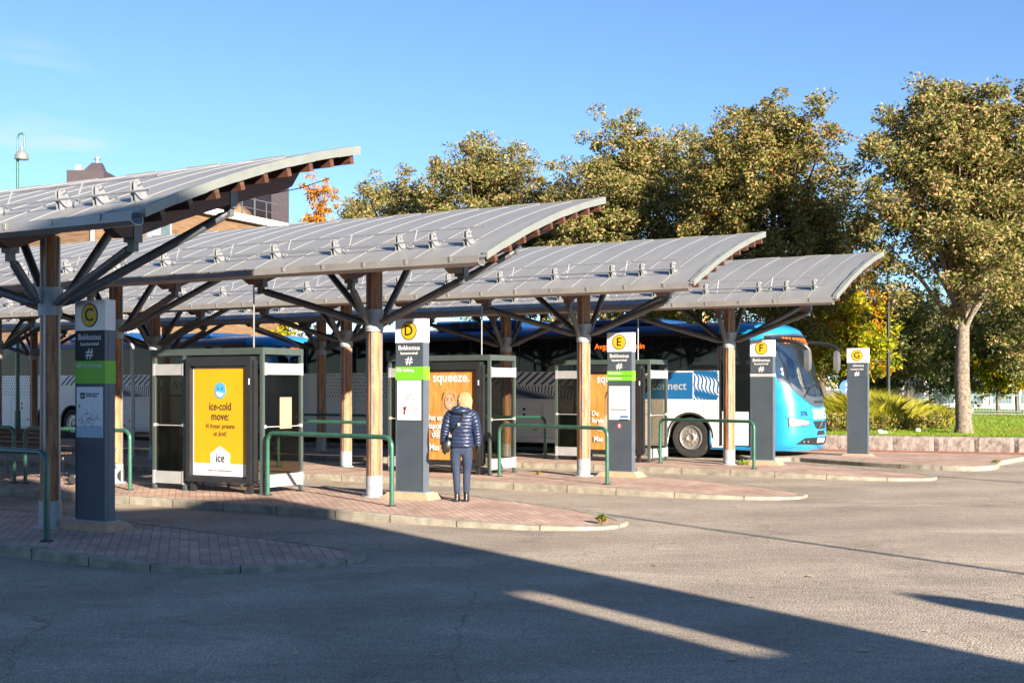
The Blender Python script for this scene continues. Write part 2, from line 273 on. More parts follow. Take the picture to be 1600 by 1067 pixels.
# ================================================================ SETTING
g = MB(); g.add([(-400, -60, 0), (400, -60, 0), (400, 900, 0), (-400, 900, 0)], [(0, 1, 2, 3)])
struct(g.build('road', 'asphalt'))
from mathutils.geometry import tessellate_polygon
def island(loop, zf, split, kerb=.15):
    """loop: world xy outline (ccw or cw); zf(t) height from coordinate along the island"""
    n = len(loop); P = [Vector((p[0], p[1])) for p in loop]
    area = sum(P[i].x*P[(i+1) % n].y-P[(i+1) % n].x*P[i].y for i in range(n))
    sg = 1 if area > 0 else -1; inn = []
    for i in range(n):
        a, b, c = P[i-1], P[i], P[(i+1) % n]; d1 = (b-a).normalized(); d2 = (c-b).normalized()
        n1 = Vector((-d1.y, d1.x))*sg; n2 = Vector((-d2.y, d2.x))*sg; m_ = (n1+n2); m_ = m_/max(.35, (1+n1.dot(n2))); inn.append(b+m_*kerb)
    zz = lambda q: zf(AX.x*q.x+AX.y*q.y)
    k = MB()
    # kerbstones: joints every ~1 m are cut as thin dark gaps by splitting the ring
    vs = []
    for i in range(n): vs += [(P[i].x, P[i].y, -.02), (P[i].x, P[i].y, zz(P[i])-.012), (P[i].x+(inn[i].x-P[i].x)*.12, P[i].y+(inn[i].y-P[i].y)*.12, zz(P[i])), (inn[i].x, inn[i].y, zz(inn[i]))]
    fs = []
    for i in range(n):
        a = 4*i; b = 4*((i+1) % n)
        for q in range(3): fs.append((a+q, b+q, b+q+1, a+q+1))
    k.add(vs, fs); k.cur = 1; acc = 0; nxt = .4; rj = random.Random(n)
    for i in range(n):
        a, b_ = P[i], P[(i+1) % n]; L_ = (b_-a).length
        while acc+L_ > nxt:
            u = (nxt-acc)/L_; o_ = a.lerp(b_, u); ii_ = inn[i].lerp(inn[(i+1) % n], u); d = (b_-a).normalized()*.008; out = (o_-ii_).normalized()*.002; z = zz(o_)
            q = [(o_+out, -.02), (o_+out, z-.010), (o_.lerp(ii_, .12), z+.002), (ii_, zz(ii_)+.002)]
            k.add([(p.x-d.x, p.y-d.y, h) for p, h in q]+[(p.x+d.x, p.y+d.y, h) for p, h in q], [(j, j+1, j+5, j+4) for j in range(3)]); nxt += rj.uniform(.85, 1.15)
        acc += L_
    ko = k.build('kerb', ['granite', 'soffit'], smooth=False); struct(ko)
    s = MB(); inz = lambda q: zz(q)-.004
    # cut the inner outline at the split so that both halves are planar
    tt = [AX.x*q.x+AX.y*q.y for q in inn]; lo = []; hi = []
    for i in range(n):
        j = (i+1) % n; (lo if tt[i] <= split else hi).append(inn[i])
        if (tt[i]-split)*(tt[j]-split) < 0:
            f = (split-tt[i])/(tt[j]-tt[i]); q = inn[i].lerp(inn[j], f); lo.append(q); hi.append(q)
    for part in (lo, hi):
        if len(part) < 3: continue
        v3 = [Vector((q.x, q.y, inz(q))) for q in part]; tr = tessellate_polygon([v3]); s.add(v3, [tuple(t) for t in tr])
    struct(s.build('pavement', 'paving'))
    return P
def joints(P, zf, every=1.05):
    """dark joints between kerbstones, sunk slits laid across the outer kerb face"""
    pass
def smooth_line(pts, n=6):
    out = []; L = [pts[0]]+list(pts)+[pts[-1]]
    for i in range(1, len(L)-2):
        p0, p1, p2, p3 = L[i-1:i+3]
        for k in range(n):
            t = k/n; out.append(.5*((2*p1)+(p2-p0)*t+(2*p0-5*p1+4*p2-p3)*t*t+(3*p1-p0-3*p2+p3)*t**3))
    out.append(pts[-1]); return out
TEMPL = [(-26, -2.0), (-10, -2.0), (-4, -2.0), (-1, -2.03), (1, -2.1), (2.6, -2.12), (3.9, -1.95), (4.6, -1.5), (4.72, -1.0), (4.5, -.5), (3.6, .1), (2.6, .53), (1.6, .85), (.7, 1.0), (-1, 1.05), (-6, 1.05), (-26, 1.05)]
SH = {'C': (-.15, .55), 'D': (.0, .03), 'E': (0, -.22), 'F': (-.15, .25)}
TEMPC = [(-26, -1.4), (-10, -1.4), (-4, -1.4), (-1, -1.4), (1, -1.42), (2.6, -1.5), (3.5, -1.42), (4.2, -.95), (4.52, -.25), (4.55, .15), (4.35, .5), (3.9, .68), (3.1, .77), (1.9, .82), (.8, .95), (-.2, 1.2), (-2, 1.3), (-6, 1.3), (-26, 1.3)]
for k in 'CDEF':
    dt, dn = SH[k] if k != 'C' else (0, 0); pts = []
    for (t, n_) in (TEMPC if k == 'C' else TEMPL):
        pts.append(POLE[k].xy+Vector((AX.x, AX.y))*(t+dt)+Vector((AY.x, AY.y))*(n_+dn))
    pts = [pts[0]]+smooth_line(pts[1:-1])+[pts[-1]]
    t0 = AX.x*POLE[k].x+AX.y*POLE[k].y
    island(pts, lambda t, t0=t0: PZ if t < t0+1.2 else PZ-(t-t0-1.2)*.022, t0+1.2)
# pavement in front of the granite wall
pl = [gnd(1180, 716, PZ), gnd(1235, 713, PZ), gnd(1300, 717, PZ), gnd(1370, 721.5, PZ), gnd(1440, 725, PZ), gnd(1520, 727, PZ), gnd(1556, 724.5, PZ), gnd(1562, 719, PZ)]
pl = [Vector((p.x, p.y)) for p in pl]; pl = smooth_line(pl, 4)
pl += [Vector((13.3, 32.5)), Vector((9.6, 34.2)), Vector((-10, 42.2)), Vector((-10.4, 41.6)), Vector((4.2, 34.9)), Vector((5.6, 34.2))]
island(pl, lambda t: PZ-.02 if t < -2 else PZ-.02, 1e6)
# lawn behind the wall
WL = [Vector((9.55, 34.15, 0)), Vector((13.04, 32.75, 0)), Vector((20, 30, 0))]
ln = MB(); ZL = .47
a0 = Vector((-12, 42.9, 0))
grid = []
for i in range(60):
    u = i/59; p = a0.lerp(Vector((22, 29.4, 0)), u)
    grid.append([(p.x+v*.38*26, p.y+v*.92*26+.3, ZL+.12*math.sin(u*9+v*3)*v+(.35*v)) for v in [q/24 for q in range(25)]])
vs = [p for r_ in grid for p in r_]; fs = [(i*25+j, (i+1)*25+j, (i+1)*25+j+1, i*25+j+1) for i in range(59) for j in range(24)]
ln.add(vs, fs); struct(ln.build('lawn', 'turf', smooth=True))
def lawn_z(x, y):
    d = (Vector((x, y, 0))-a0); ex = (Vector((22, 29.4, 0))-a0); 
    # solve a0+u*ex+v*(9.88,23.92)+(0,.3)
    A = np.array([[ex.x, 9.88], [ex.y, 23.92]]); uv = np.linalg.solve(A, np.array([d.x, d.y-.3])); u, v = uv
    v = max(0, min(1, v)); return ZL+.12*math.sin(u*9+v*3)*v+.35*v
b = MB(); b.cur = 0
# granite retaining wall
wall = thing('retaining_wall', 'low wall of rough split pinkish granite blocks below the lawn', 'wall')
wp0 = Vector((-12, 42.75, 0)); wp1 = Vector((20, 30.05, 0)); wd = (wp1-wp0).normalized(); wn = Vector((-wd.y, wd.x, 0))
rng = random.Random(3); s_ = 18.0
wm = MB()
while s_ < 34:
    L_ = rng.uniform(.86, 1.05); nx, nz_ = 9, 6; base = wp0+wd*s_
    vs = []; fs = []
    for j in range(nz_+1):
        for i in range(nx+1):
            u = i/nx; v = j/nz_; edge = min(u, 1-u)*L_; ez = min(v, 1-v)*.42
            dep = -.035*min(1, edge/.08)*min(1, ez/.06)+(rng.uniform(-.018, .018) if 0 < i < nx else 0)
            q = base+wd*(.006+u*(L_-.012))+wn*dep; vs.append((q.x, q.y, .02+v*.49))
    fs = [(j*(nx+1)+i, j*(nx+1)+i+1, (j+1)*(nx+1)+i+1, (j+1)*(nx+1)+i) for j in range(nz_) for i in range(nx)]
    wm.add(vs, fs)
    q0 = base+wd*.006; q1 = base+wd*(L_-.006)
    wm.add([(*q0.xy, .51), (*q1.xy, .51), (*(q1+wn*.3).xy, .51), (*(q0+wn*.3).xy, .51), (*q0.xy, .02), (*(q0+wn*.3).xy, .02), (*q1.xy, .02), (*(q1+wn*.3).xy, .02)], [(0, 1, 2, 3), (0, 3, 5, 4), (1, 6, 7, 2)])
    s_ += L_
wm.build('stone_blocks', 'rock', wall)
# soil strip along wall foot and bed at the right
sm = MB(); q0 = wp0+wd*20-wn*.02; q1 = wp0+wd*33.5-wn*.02
pts_a = []; 
for i in range(40):
    q = q0.lerp(q1, i/39); pts_a.append((q.x, q.y, PZ+.012)); q2 = q-wn*(.10+.08*rng.random()); pts_a.append((q2.x, q2.y, PZ-.016))
sm.add(pts_a, [(2*i, 2*i+1, 2*i+3, 2*i+2) for i in range(39)]); struct(sm.build('soil', 'soil'))
sb = MB(); c0 = gnd(1600, 676, .5); vs = [(c0.x+.1, c0.y+.3, ZL+.09)]
for k in range(20):
    a = 2*math.pi*k/20; x, y = c0.x+1.6*math.cos(a)*(1+.15*math.sin(3*a))+.6, c0.y+1.0*math.sin(a)+.2; vs.append((x, y, lawn_z(x, y)+.012))
sb.add(vs, [(0, k+1, (k+1) % 20+1) for k in range(20)]); struct(sb.build('planting_bed', 'soil', smooth=True))
# ================================================================ CANOPIES
X0, X1 = -25.2, 2.66
def rz_(v): return 3.62+.45*v-.0316*v*v
VS = [3.6*i/16 for i in range(17)]
def make_canopy():
    root = thing('bus_stop_canopy', '', 'canopy')
    m = MB(); nx = 56; xs = [X0+(X1-X0)*i/nx for i in range(nx+1)]
    top = [[(x, v-1, rz_(v)) for v in VS] for x in xs]; bot = [[(x, v-1, rz_(v)-.035) for v in VS] for x in xs]
    n = len(VS); vs = [p for r_ in top for p in r_]+[p for r_ in bot for p in r_]; o = (nx+1)*n; fs = []
    for i in range(nx):
        for j in range(n-1):
            a = i*n+j; fs += [(a, a+n, a+n+1, a+1), (o+a, o+a+1, o+a+n+1, o+a+n)]
        fs += [(i*n, i*n+o, (i+1)*n+o, (i+1)*n), (i*n+n-1, (i+1)*n+n-1, (i+1)*n+n-1+o, i*n+n-1+o)]
    for i in (0, nx): fs += [(i*n+j, i*n+j+1, o+i*n+j+1, o+i*n+j) for j in range(n-1)]
    m.add(vs, fs)
    x = X1-.6
    while x > X0:                                            # standing seams
        rg = []
        for v in VS: rg.append([(x-.006, v-1, rz_(v)-.002), (x+.006, v-1, rz_(v)-.002), (x+.004, v-1, rz_(v)+.009), (x-.004, v-1, rz_(v)+.009)])
        m.loft(rg); x -= .6
    # cross welts: short staggered joint lines at the ridge edge
    x = X1; i = 0
    while x > X0:
        m.box((x-.6, 2.585, rz_(3.59)+.002), (x-.01, 2.63, rz_(3.6)+(.014 if i % 2 else .026))); x -= .6; i += 1
    m.build('roof_sheet', 'zinc', root)
    m = MB()
    for i in range(16):
        v0, v1 = VS[i], VS[i+1]; z0, z1 = rz_(v0)-.04, rz_(v1)-.04
        m.add([(X0+.05, v0-1+.02, z0), (X1-.06, v0-1+.02, z0), (X1-.06, v1-1, z1), (X0+.05, v1-1, z1), (X0+.05, v0-1+.02, z0-.03), (X1-.06, v0-1+.02, z0-.03), (X1-.06, v1-1, z1-.03), (X0+.05, v1-1, z1-.03)],
              [(4, 5, 6, 7), (0, 4, 7, 3), (1, 2, 6, 5), (0, 1, 5, 4), (3, 7, 6, 2)])
    m.build('soffit_boards', 'soffit', root)
    m = MB()                                                 # verge flashing in overlapping lengths
    for i in range(8):
        v0 = 3.6*i/8; v1 = 3.6*(i+1)/8; k = .004*(i % 2); rg = []
        for q in range(4):
            v = v0+(v1-v0)*q/3; z = rz_(v); rg.append([(X1+.02+k, v-1, z+.035), (X1-.06-k, v-1, z+.037+k), (X1-.06-k, v-1, z+.01), (X1+.004, v-1, z+.01), (X1+.004, v-1, z-.07), (X1+.02+k, v-1, z-.07-k)])
        m.loft(rg)
    m.build('verge_flashing', 'flash', root)
    m = MB()                                                 # box gutter with open top, straps and end cap
    sec = [(-1.15, 3.60), (-1.16, 3.50), (-1.10, 3.465), (-1.01, 3.465), (-.985, 3.50), (-.985, 3.555), (-.992, 3.555), (-.995, 3.505), (-1.012, 3.475), (-1.098, 3.475), (-1.15, 3.506), (-1.14, 3.60)]
    m.loft([[(x, y, z) for y, z in sec] for x in (X0, X1-.03)])
    x = X1-.5
    while x > X0: m.box((x-.012, -1.162, 3.594), (x+.012, -.98, 3.602)); m.box((x-.006, -1.166, 3.53), (x+.03, -1.16, 3.60)); x -= .75
    m.build('gutter', 'gutter', root)
    m = MB(); m.box((X0, -1.0, 3.56), (X1-.05, -.96, 3.60)); m.build('drip_edge', 'steel', root)
    for v in [.25+.40*i for i in range(9)]:
        m = MB(); z = rz_(v)-.072; a = math.atan(.45-.0632*v); M4 = Matrix.Translation((0, v-1, z)) @ Matrix.Rotation(a, 4, 'X')
        m.box((X0+.1, -.035, -.11), (X1-.01, .035, 0), M4=M4); m.build('purlin', 'beam', root)
    xb = 1.9
    while xb > X0:
        m = MB(); up = []; dn = []
        N = 22
        for i in range(N+1):
            y = -.80+3.05*i/N; v = y+1; u = i/N; zt = rz_(v)-.19
            d = .21*min(1, math.sqrt(max(0, 1-(1-min(1, u/.13))**2)))*min(1, math.sqrt(max(0, 1-(1-min(1, (1-u)/.10))**2)))
            up.append((y, zt)); dn.append((y, zt-max(.03, d)-.02*math.sin(math.pi*u)))
        rg = [[(xb-.075, y, z), (xb+.075, y, z), (xb+.075, y2, z2), (xb-.075, y2, z2)] for (y, z), (y2, z2) in zip(up, dn)]
        m.loft(rg); m.build('roof_beam', 'beam', root); xb -= 1.9
    # poles with collars and raking struts
    for k in range(5):
        xp = -5.7*k
        m = MB(); m.cur = 0
        m.cyl((xp, 0, .40), (xp, 0, 3.62), .118, .105, 12)
        po = m.build('pole', 'wood', root, smooth=True)
        m = MB()
        for a in (20, 110, 200, 290):
            c, s_ = math.cos(R(a)), math.sin(R(a)); M4 = Matrix.Translation((xp, 0, 0)) @ Matrix.Rotation(R(a), 4, 'Z'); m.box((.098, -.014, .40), (.128, .014, 3.6), M4=M4)
        m.build('steel_strip', 'galv', po)
        m = MB(); m.cyl((xp, 0, PZ-.06), (xp, 0, .44), .130, .130, 16); m.cyl((xp, 0, PZ-.06), (xp, 0, PZ+.012), .19, .19, 16); m.build('base_sleeve', 'collar', po, smooth=True)
        m = MB(); m.cyl((xp, 0, 2.66), (xp, 0, 2.93), .138, .138, 16); m.cyl((xp, 0, 2.93), (xp, 0, 3.0), .15, .15, 16); m.cyl((xp, 0, 2.70), (xp, 0, 2.73), .146, .146, 16); m.build('collar', 'collar', po, smooth=True)
        def strut(e, y, z):
            m = MB(); d = Vector((e-xp, y, 0)).normalized(); p0 = Vector((xp, 0, 2.80))+d*.17; p1 = Vector((e, y, z))
            dd = (p1-p0).normalized(); m.cyl(p0, p0+dd*.09, .03, .05, 10); m.cyl(p0+dd*.09, p1-dd*.09, .056, .056, 12); m.cyl(p1-dd*.09, p1, .05, .03, 10)
            m.box((e-.05, y-.035, z-.05), (e+.05, y+.035, z+.10)); m.box((e-.084, y-.06, z+.05), (e+.084, y+.06, z+.27)); m.build('strut', 'steel', po, smooth=True)
        for sx in (1, -1):
            strut(xp+sx*1.9, -.45, rz_(.55)-.52); strut(xp+sx*1.9, 1.05, rz_(2.05)-.52)
        strut(xp-.02, -.55, rz_(.45)-.50); strut(xp+.02, 1.0, rz_(2.0)-.52)
    # snow guards
    def ga(v, h): a = math.atan(.45-.0632*v); return (v-1-math.sin(a)*h, rz_(v)+math.cos(a)*h)
    xs = [2.06, 1.46, .86]; x = -.34
    while x > X0: xs.append(x); x -= 1.2
    for x in xs:
        m = MB(); a = math.atan(.43); M4 = Matrix.Translation((x, -.5, rz_(.5))) @ Matrix.Rotation(a, 4, 'X')
        for sx in (-.03, .025):
            prof = [(-.10, .0), (.10, .0), (.075, .11), (.045, .20), (.0, .225), (-.04, .21), (-.07, .13)]
            vs = [M4 @ Vector((sx, y, z)) for y, z in prof]+[M4 @ Vector((sx+.006, y, z)) for y, z in prof]; n = len(prof)
            m.add(vs, [tuple(range(n)), tuple(range(n, 2*n))[::-1]]+[(k, (k+1) % n, (k+1) % n+n, k+n) for k in range(n)])
        m.box((-.045, -.10, .0), (.045, .11, .012), M4=M4); m.box((-.045, -.02, .2), (.045, .03, .215), M4=M4)
        m.cyl(M4 @ Vector((.046, .02, .17)), M4 @ Vector((.055, .02, .16)), .03, .03, 10)
        m.build('snow_guard_bracket', 'galv', root)
    for v, h in ((.42, .115), (.58, .225)):
        m = MB(); y, z = ga(v, h); m.cyl((X0+.3, y, z), (X1-.32, y, z), .0125, .0125, 6)
        x = 1.16
        while x > X0:
            if h > .2: y1, z1 = ga(.42, .09); m.cyl((x, y1+.01, z1-.05), (x, y, z+.02), .010, .010, 6)
            x -= 1.2
        m.build('snow_guard_rail', 'galv', root)
    m = MB(); m.cyl((-1.9, -.62, 2.4), (-1.9, -.62, 3.5), .014, .014, 6); m.build('cable_conduit', 'galv', root)
    m = MB(); pts = smooth_line([Vector(p) for p in ((-12.9, -1.06, 3.48), (-12.75, -1.0, 3.36), (-12.2, -.45, 3.08), (-11.95, -.22, 2.85), (-11.92, -.20, 2.6))], 3)+[Vector((-11.92, -.2, PZ))]
    m.tube(pts, .045, 10); m.cyl((-11.92, -.2, 1.4), (-11.92, -.2, 1.44), .056, .056, 10); m.cyl((-11.92, -.2, 2.5), (-11.92, -.2, 2.54), .056, .056, 10); m.build('downpipe', 'galv', root, smooth=True)
    m = MB(); pts = []                                       # sagging festoon cable on the far side
    for i in range(15):
        for q in range(4): x = 2.5-1.9*i-q*.475; pts.append((x, 2.2, rz_(3.1)-.3-.12*math.sin(math.pi*q/4)))
    m.tube(pts, .006, 4); m.build('festoon_cable', 'black', root)
    return root
cg = 'curved zinc canopies over the bus stops'
can = make_canopy()
can.location = POLE['C']; can.rotation_euler = (0, 0, ROT); can['group'] = cg
can['label'] = 'nearest curved grey zinc canopy, over bus stop C, cut off by the left edge'
for k, lb in (('D', 'curved grey zinc canopy on timber pole beside the letter D pylon'), ('E', 'curved grey zinc canopy on timber pole beside the letter E pylon'), ('F', 'farthest curved grey zinc canopy, above the letter F pylon and parked bus')):
    dup(can, POLE[k], ROT, lb)
# ================================================================ STOP PYLONS
def map_marks(root, x0, z0, w_, h_, seed):
    r_ = random.Random(seed); m = MB(); px, pz = x0, z0+h_*.3
    for i in range(70):
        cx = x0+w_*min(.95, max(.05, r_.gauss(.5, .22))); cz = z0+h_*min(.95, max(.05, r_.gauss(.40, .17)))
        s_ = r_.uniform(.003, .008); m.box((cx-s_*1.6, -.0835, cz-s_*.6), (cx+s_*1.6, -.082, cz+s_*.6))
    pts = [(x0+w_*(.05+.9*i/9), z0+h_*(.28+.10*math.sin(i*1.7)+.12*(i % 2))) for i in range(10)]
    for (a, b_), (c, d) in zip(pts, pts[1:]): 
        v = Vector((c-a, 0, d-b_)).normalized(); nn = Vector((-v.z, 0, v.x))*.0018
        m.add([(a+nn.x, -.0833, b_+nn.z), (a-nn.x, -.0833, b_-nn.z), (c-nn.x, -.0833, d-nn.z), (c+nn.x, -.0833, d+nn.z)], [(0, 1, 2, 3)])
    m.build('map_drawing', 'grey', root)
def pylon(letter, p, label):
    t = thing('bus_stop_pylon', label, 'bus stop sign', p, ROT, 'lettered bus stop pylons'); H = 2.62
    m = MB(); m.box((-.25, -.07, .0), (.25, .07, H-.36)); m.box((-.25, -.078, .03), (-.235, -.07, H-.36)); m.build('body', 'anth', t)
    m = MB(); m.box((.25, -.075, .0), (.262, .075, H-.36)); m.box((.25, -.03, .0), (.266, .03, H-.36)); m.build('side_rail', 'sidegrey', t)
    hd = MB(); hd.box((-.255, -.078, H-.36), (.266, .078, H+.0)); ho = hd.build('header_panel', 'silver' if letter == 'C' else 'white', t)  # C's white header takes the greyer panel, its shade put into the colour
    m = MB(); m.poly(disc(0, H-.18, .142), off=-.082); m.build('circle_rim', 'ink', ho)
    m = MB(); m.poly(disc(0, H-.18, .128), off=-.086); m.build('yellow_disc', 'yellow', ho)
    text(letter, .22, 'ink', ho, (0, -.089, H-.182), 'stop_letter', bold=.006)
    yb = -.080
    m = MB(); m.box((-.25, yb+.002, H-.72), (.25, yb+.01, H-.362)); nb = m.build('name_panel', 'ink' if letter == 'C' else 'anth', t)
    if letter == 'G':
        text('ekkestua', .082, 'white', nb, (.03, yb, H-.43), 'name_text', bold=.002, sx=.95)
    else: text('Bekkestua', .102, 'white', nb, (0, yb, H-.44), 'name_text', bold=.002, sx=.95)
    text('bussterminal', .062, 'white', nb, (0, yb, H-.52), 'name_text', bold=.0025, sx=1.0)
    m = MB()                                                 # slanted hash emblem
    for s_ in (-.026, .026):
        m.poly([(s_-.026, H-.70), (s_-.010, H-.70), (s_+.026, H-.575), (s_+.010, H-.575)], off=yb-.002)
        m.poly([(-.068, H-.638+s_*.75-.008), (.064, H-.638+s_*.75-.008), (.068, H-.638+s_*.75+.008), (-.064, H-.638+s_*.75+.008)], off=yb-.004)
    m.build('hash_emblem', 'white', nb)
    if letter in 'CDE':
        h1 = {'C': .27, 'D': .20, 'E': .19}[letter]; z1 = H-.722
        if letter == 'E':
            for q in (0, 1):
                m = MB(); m.box((-.252, yb-.001, z1-.088-q*.098), (.268, .079, z1-q*.098)); gb = m.build('route_panel', 'lime', t)
                text(('150', '160')[q]+' Sandvika', .055, 'white', gb, (-.235, yb-.0025, z1-.042-q*.098), 'route_text', 'LEFT', bold=.001)
        else:
            m = MB(); m.box((-.252, yb-.001, z1-h1), (.268, .079, z1)); gb = m.build('route_panel', 'lime', t)
            text('150', .075, 'white', gb, (-.235, yb-.0025, z1-.055), 'route_text', 'LEFT', bold=.003, sx=.85)
            text('Oslo bussterminal' if letter == 'C' else 'Gullhaug', .052 if letter == 'C' else .065, 'white', gb, (-.12 if letter == 'C' else -.11, yb-.0025, z1-.055), 'route_text', 'LEFT', sx=.86, bold=.001)
    if letter == 'F':
        m = MB(); m.box((-.252, yb-.001, H-.80), (.268, .079, H-.735)); m.build('route_panel', 'silver', t)
    if letter in 'CDE':
        z1, z0, xw = {'C': (H-1.03, H-1.63, .225), 'D': (H-.93, H-1.53, .215), 'E': (H-1.01, H-1.64, .215)}[letter]
        m = MB(); m.box((-xw, yb, z0), (xw, yb+.012, z1)); no = m.build('timetable_notice', 'paper', t)
        map_marks(no, -xw+.02, z0+(.08 if letter == 'C' else .2), 2*xw-.04, .36, ord(letter))
        if letter == 'C':
            m = MB(); m.box((-xw+.004, -.0815, z0+.004), (xw-.004, -.0805, z0+.14)); m.build('map_water', 'sea', no)
            m = MB(); m.box((-.155, -.0825, z1-.14), (-.08, -.0805, z1-.07)); m.build('app_badge', 'ink', no); text('#', .06, 'white', no, (-.118, -.0835, z1-.105), 'badge_text', bold=.002)
            text('Planlegg reisen med\nBussTerm-appen', .028, 'ink', no, (-.06, -.0815, z1-.095), 'notice_text', 'LEFT', bold=.001)
            m = MB(); m.box((-.19, -.0825, z1-.25), (-.16, -.0805, z1-.21)); m.build('map_key', 'lime', no)
        if letter == 'D':
            m = MB(); m.poly([(-.10, z0+.10), (-.08, z0+.07), (-.06, z0+.14), (-.04, z0+.20), (-.08, z0+.21), (-.12, z0+.18), (-.09, z0+.16)], off=-.0835); m.build('crest', 'red', no)
            m = MB(); m.poly(disc(-.075, z0+.165, .018, 10), off=-.0855); m.box((-.1, -.0853, z0+.10), (-.06, -.0845, z0+.115)); m.build('crest_mark', 'ink', no)
            text('RUTER\nreise', .04, 'grey', no, (.1, -.0815, z0+.14), 'notice_text')
            m = MB(); m.box((-.2, -.0825, z1-.04), (-.17, -.0805, z1-.015)); m.build('map_key', 'lime', no)
        if letter == 'E':
            m = MB(); m.box((-.18, -.0825, z0+.18), (.16, -.0805, z0+.2)); m.box((.0, -.0825, z0+.0), (.2, -.0805, z0+.015)); m.build('notice_rule', 'ink', no)
            m = MB(); m.box((.02, -.0825, z0+.04), (.19, -.0805, z0+.075)); m.build('notice_band', 'panelblue', no)
            m = MB(); m.box((-.2, -.0825, z1-.04), (-.175, -.0805, z1-.015)); m.build('map_key', 'lime', no)
    if letter == 'E':
        m = MB(); m.poly(disc(.0, .86, .045, 16), off=-.0735); st = m.build('sticker', 'red', t); m = MB(); m.poly(disc(.0, .875, .02, 8), off=-.0755); m.box((-.02, -.0753, .835), (.02, -.0745, .845)); m.build('sticker_mark', 'white', st)
    # splayed concrete foot
    m = MB(); a, b_ = (-.30, .34), (-.17, .17)
    if letter != 'G':
        m.add([(-.47, -.24, -.12), (.47, -.24, -.12), (.47, .24, -.12), (-.47, .24, -.12), (-.34, -.15, -.005), (.36, -.15, -.005), (.36, .15, -.005), (-.34, .15, -.005)], [(3, 2, 1, 0), (4, 5, 6, 7), (0, 1, 5, 4), (1, 2, 6, 5), (2, 3, 7, 6), (3, 0, 4, 7)])
        fo = m.build('concrete_foot', 'foot', t)
        m = MB(); m.box((-.31, -.12, -.004), (.33, .12, .008)); m.build('base_plate', 'collar', t)
    else:
        m.add([(-.4, -.2, -.06), (.4, -.2, -.06), (.4, .2, -.06), (-.4, .2, -.06), (-.28, -.1, -.002), (.3, -.1, -.002), (.3, .1, -.002), (-.28, .1, -.002)], [(3, 2, 1, 0), (4, 5, 6, 7), (0, 1, 5, 4), (1, 2, 6, 5), (2, 3, 7, 6), (3, 0, 4, 7)]); m.build('concrete_foot', 'foot', t)
    return t
pylon('C', Vector((-4.98, 15.28, .215)), 'tall anthracite pylon with yellow disc letter C and green route panel')
pylon('D', Vector((-1.52, 19.45, .215)), 'tall anthracite pylon with yellow disc letter D, left of the woman')
pylon('E', Vector((2.06, 24.2, .21)), 'tall anthracite pylon with yellow disc letter E and two thin green bands')
pylon('F', Vector((5.47, 27.95, .21)), 'tall anthracite pylon with yellow disc letter F in front of the bus door')
pylon('G', Vector((8.62, 31.9, .15)), 'tall anthracite pylon with yellow disc letter G in front of granite wall')
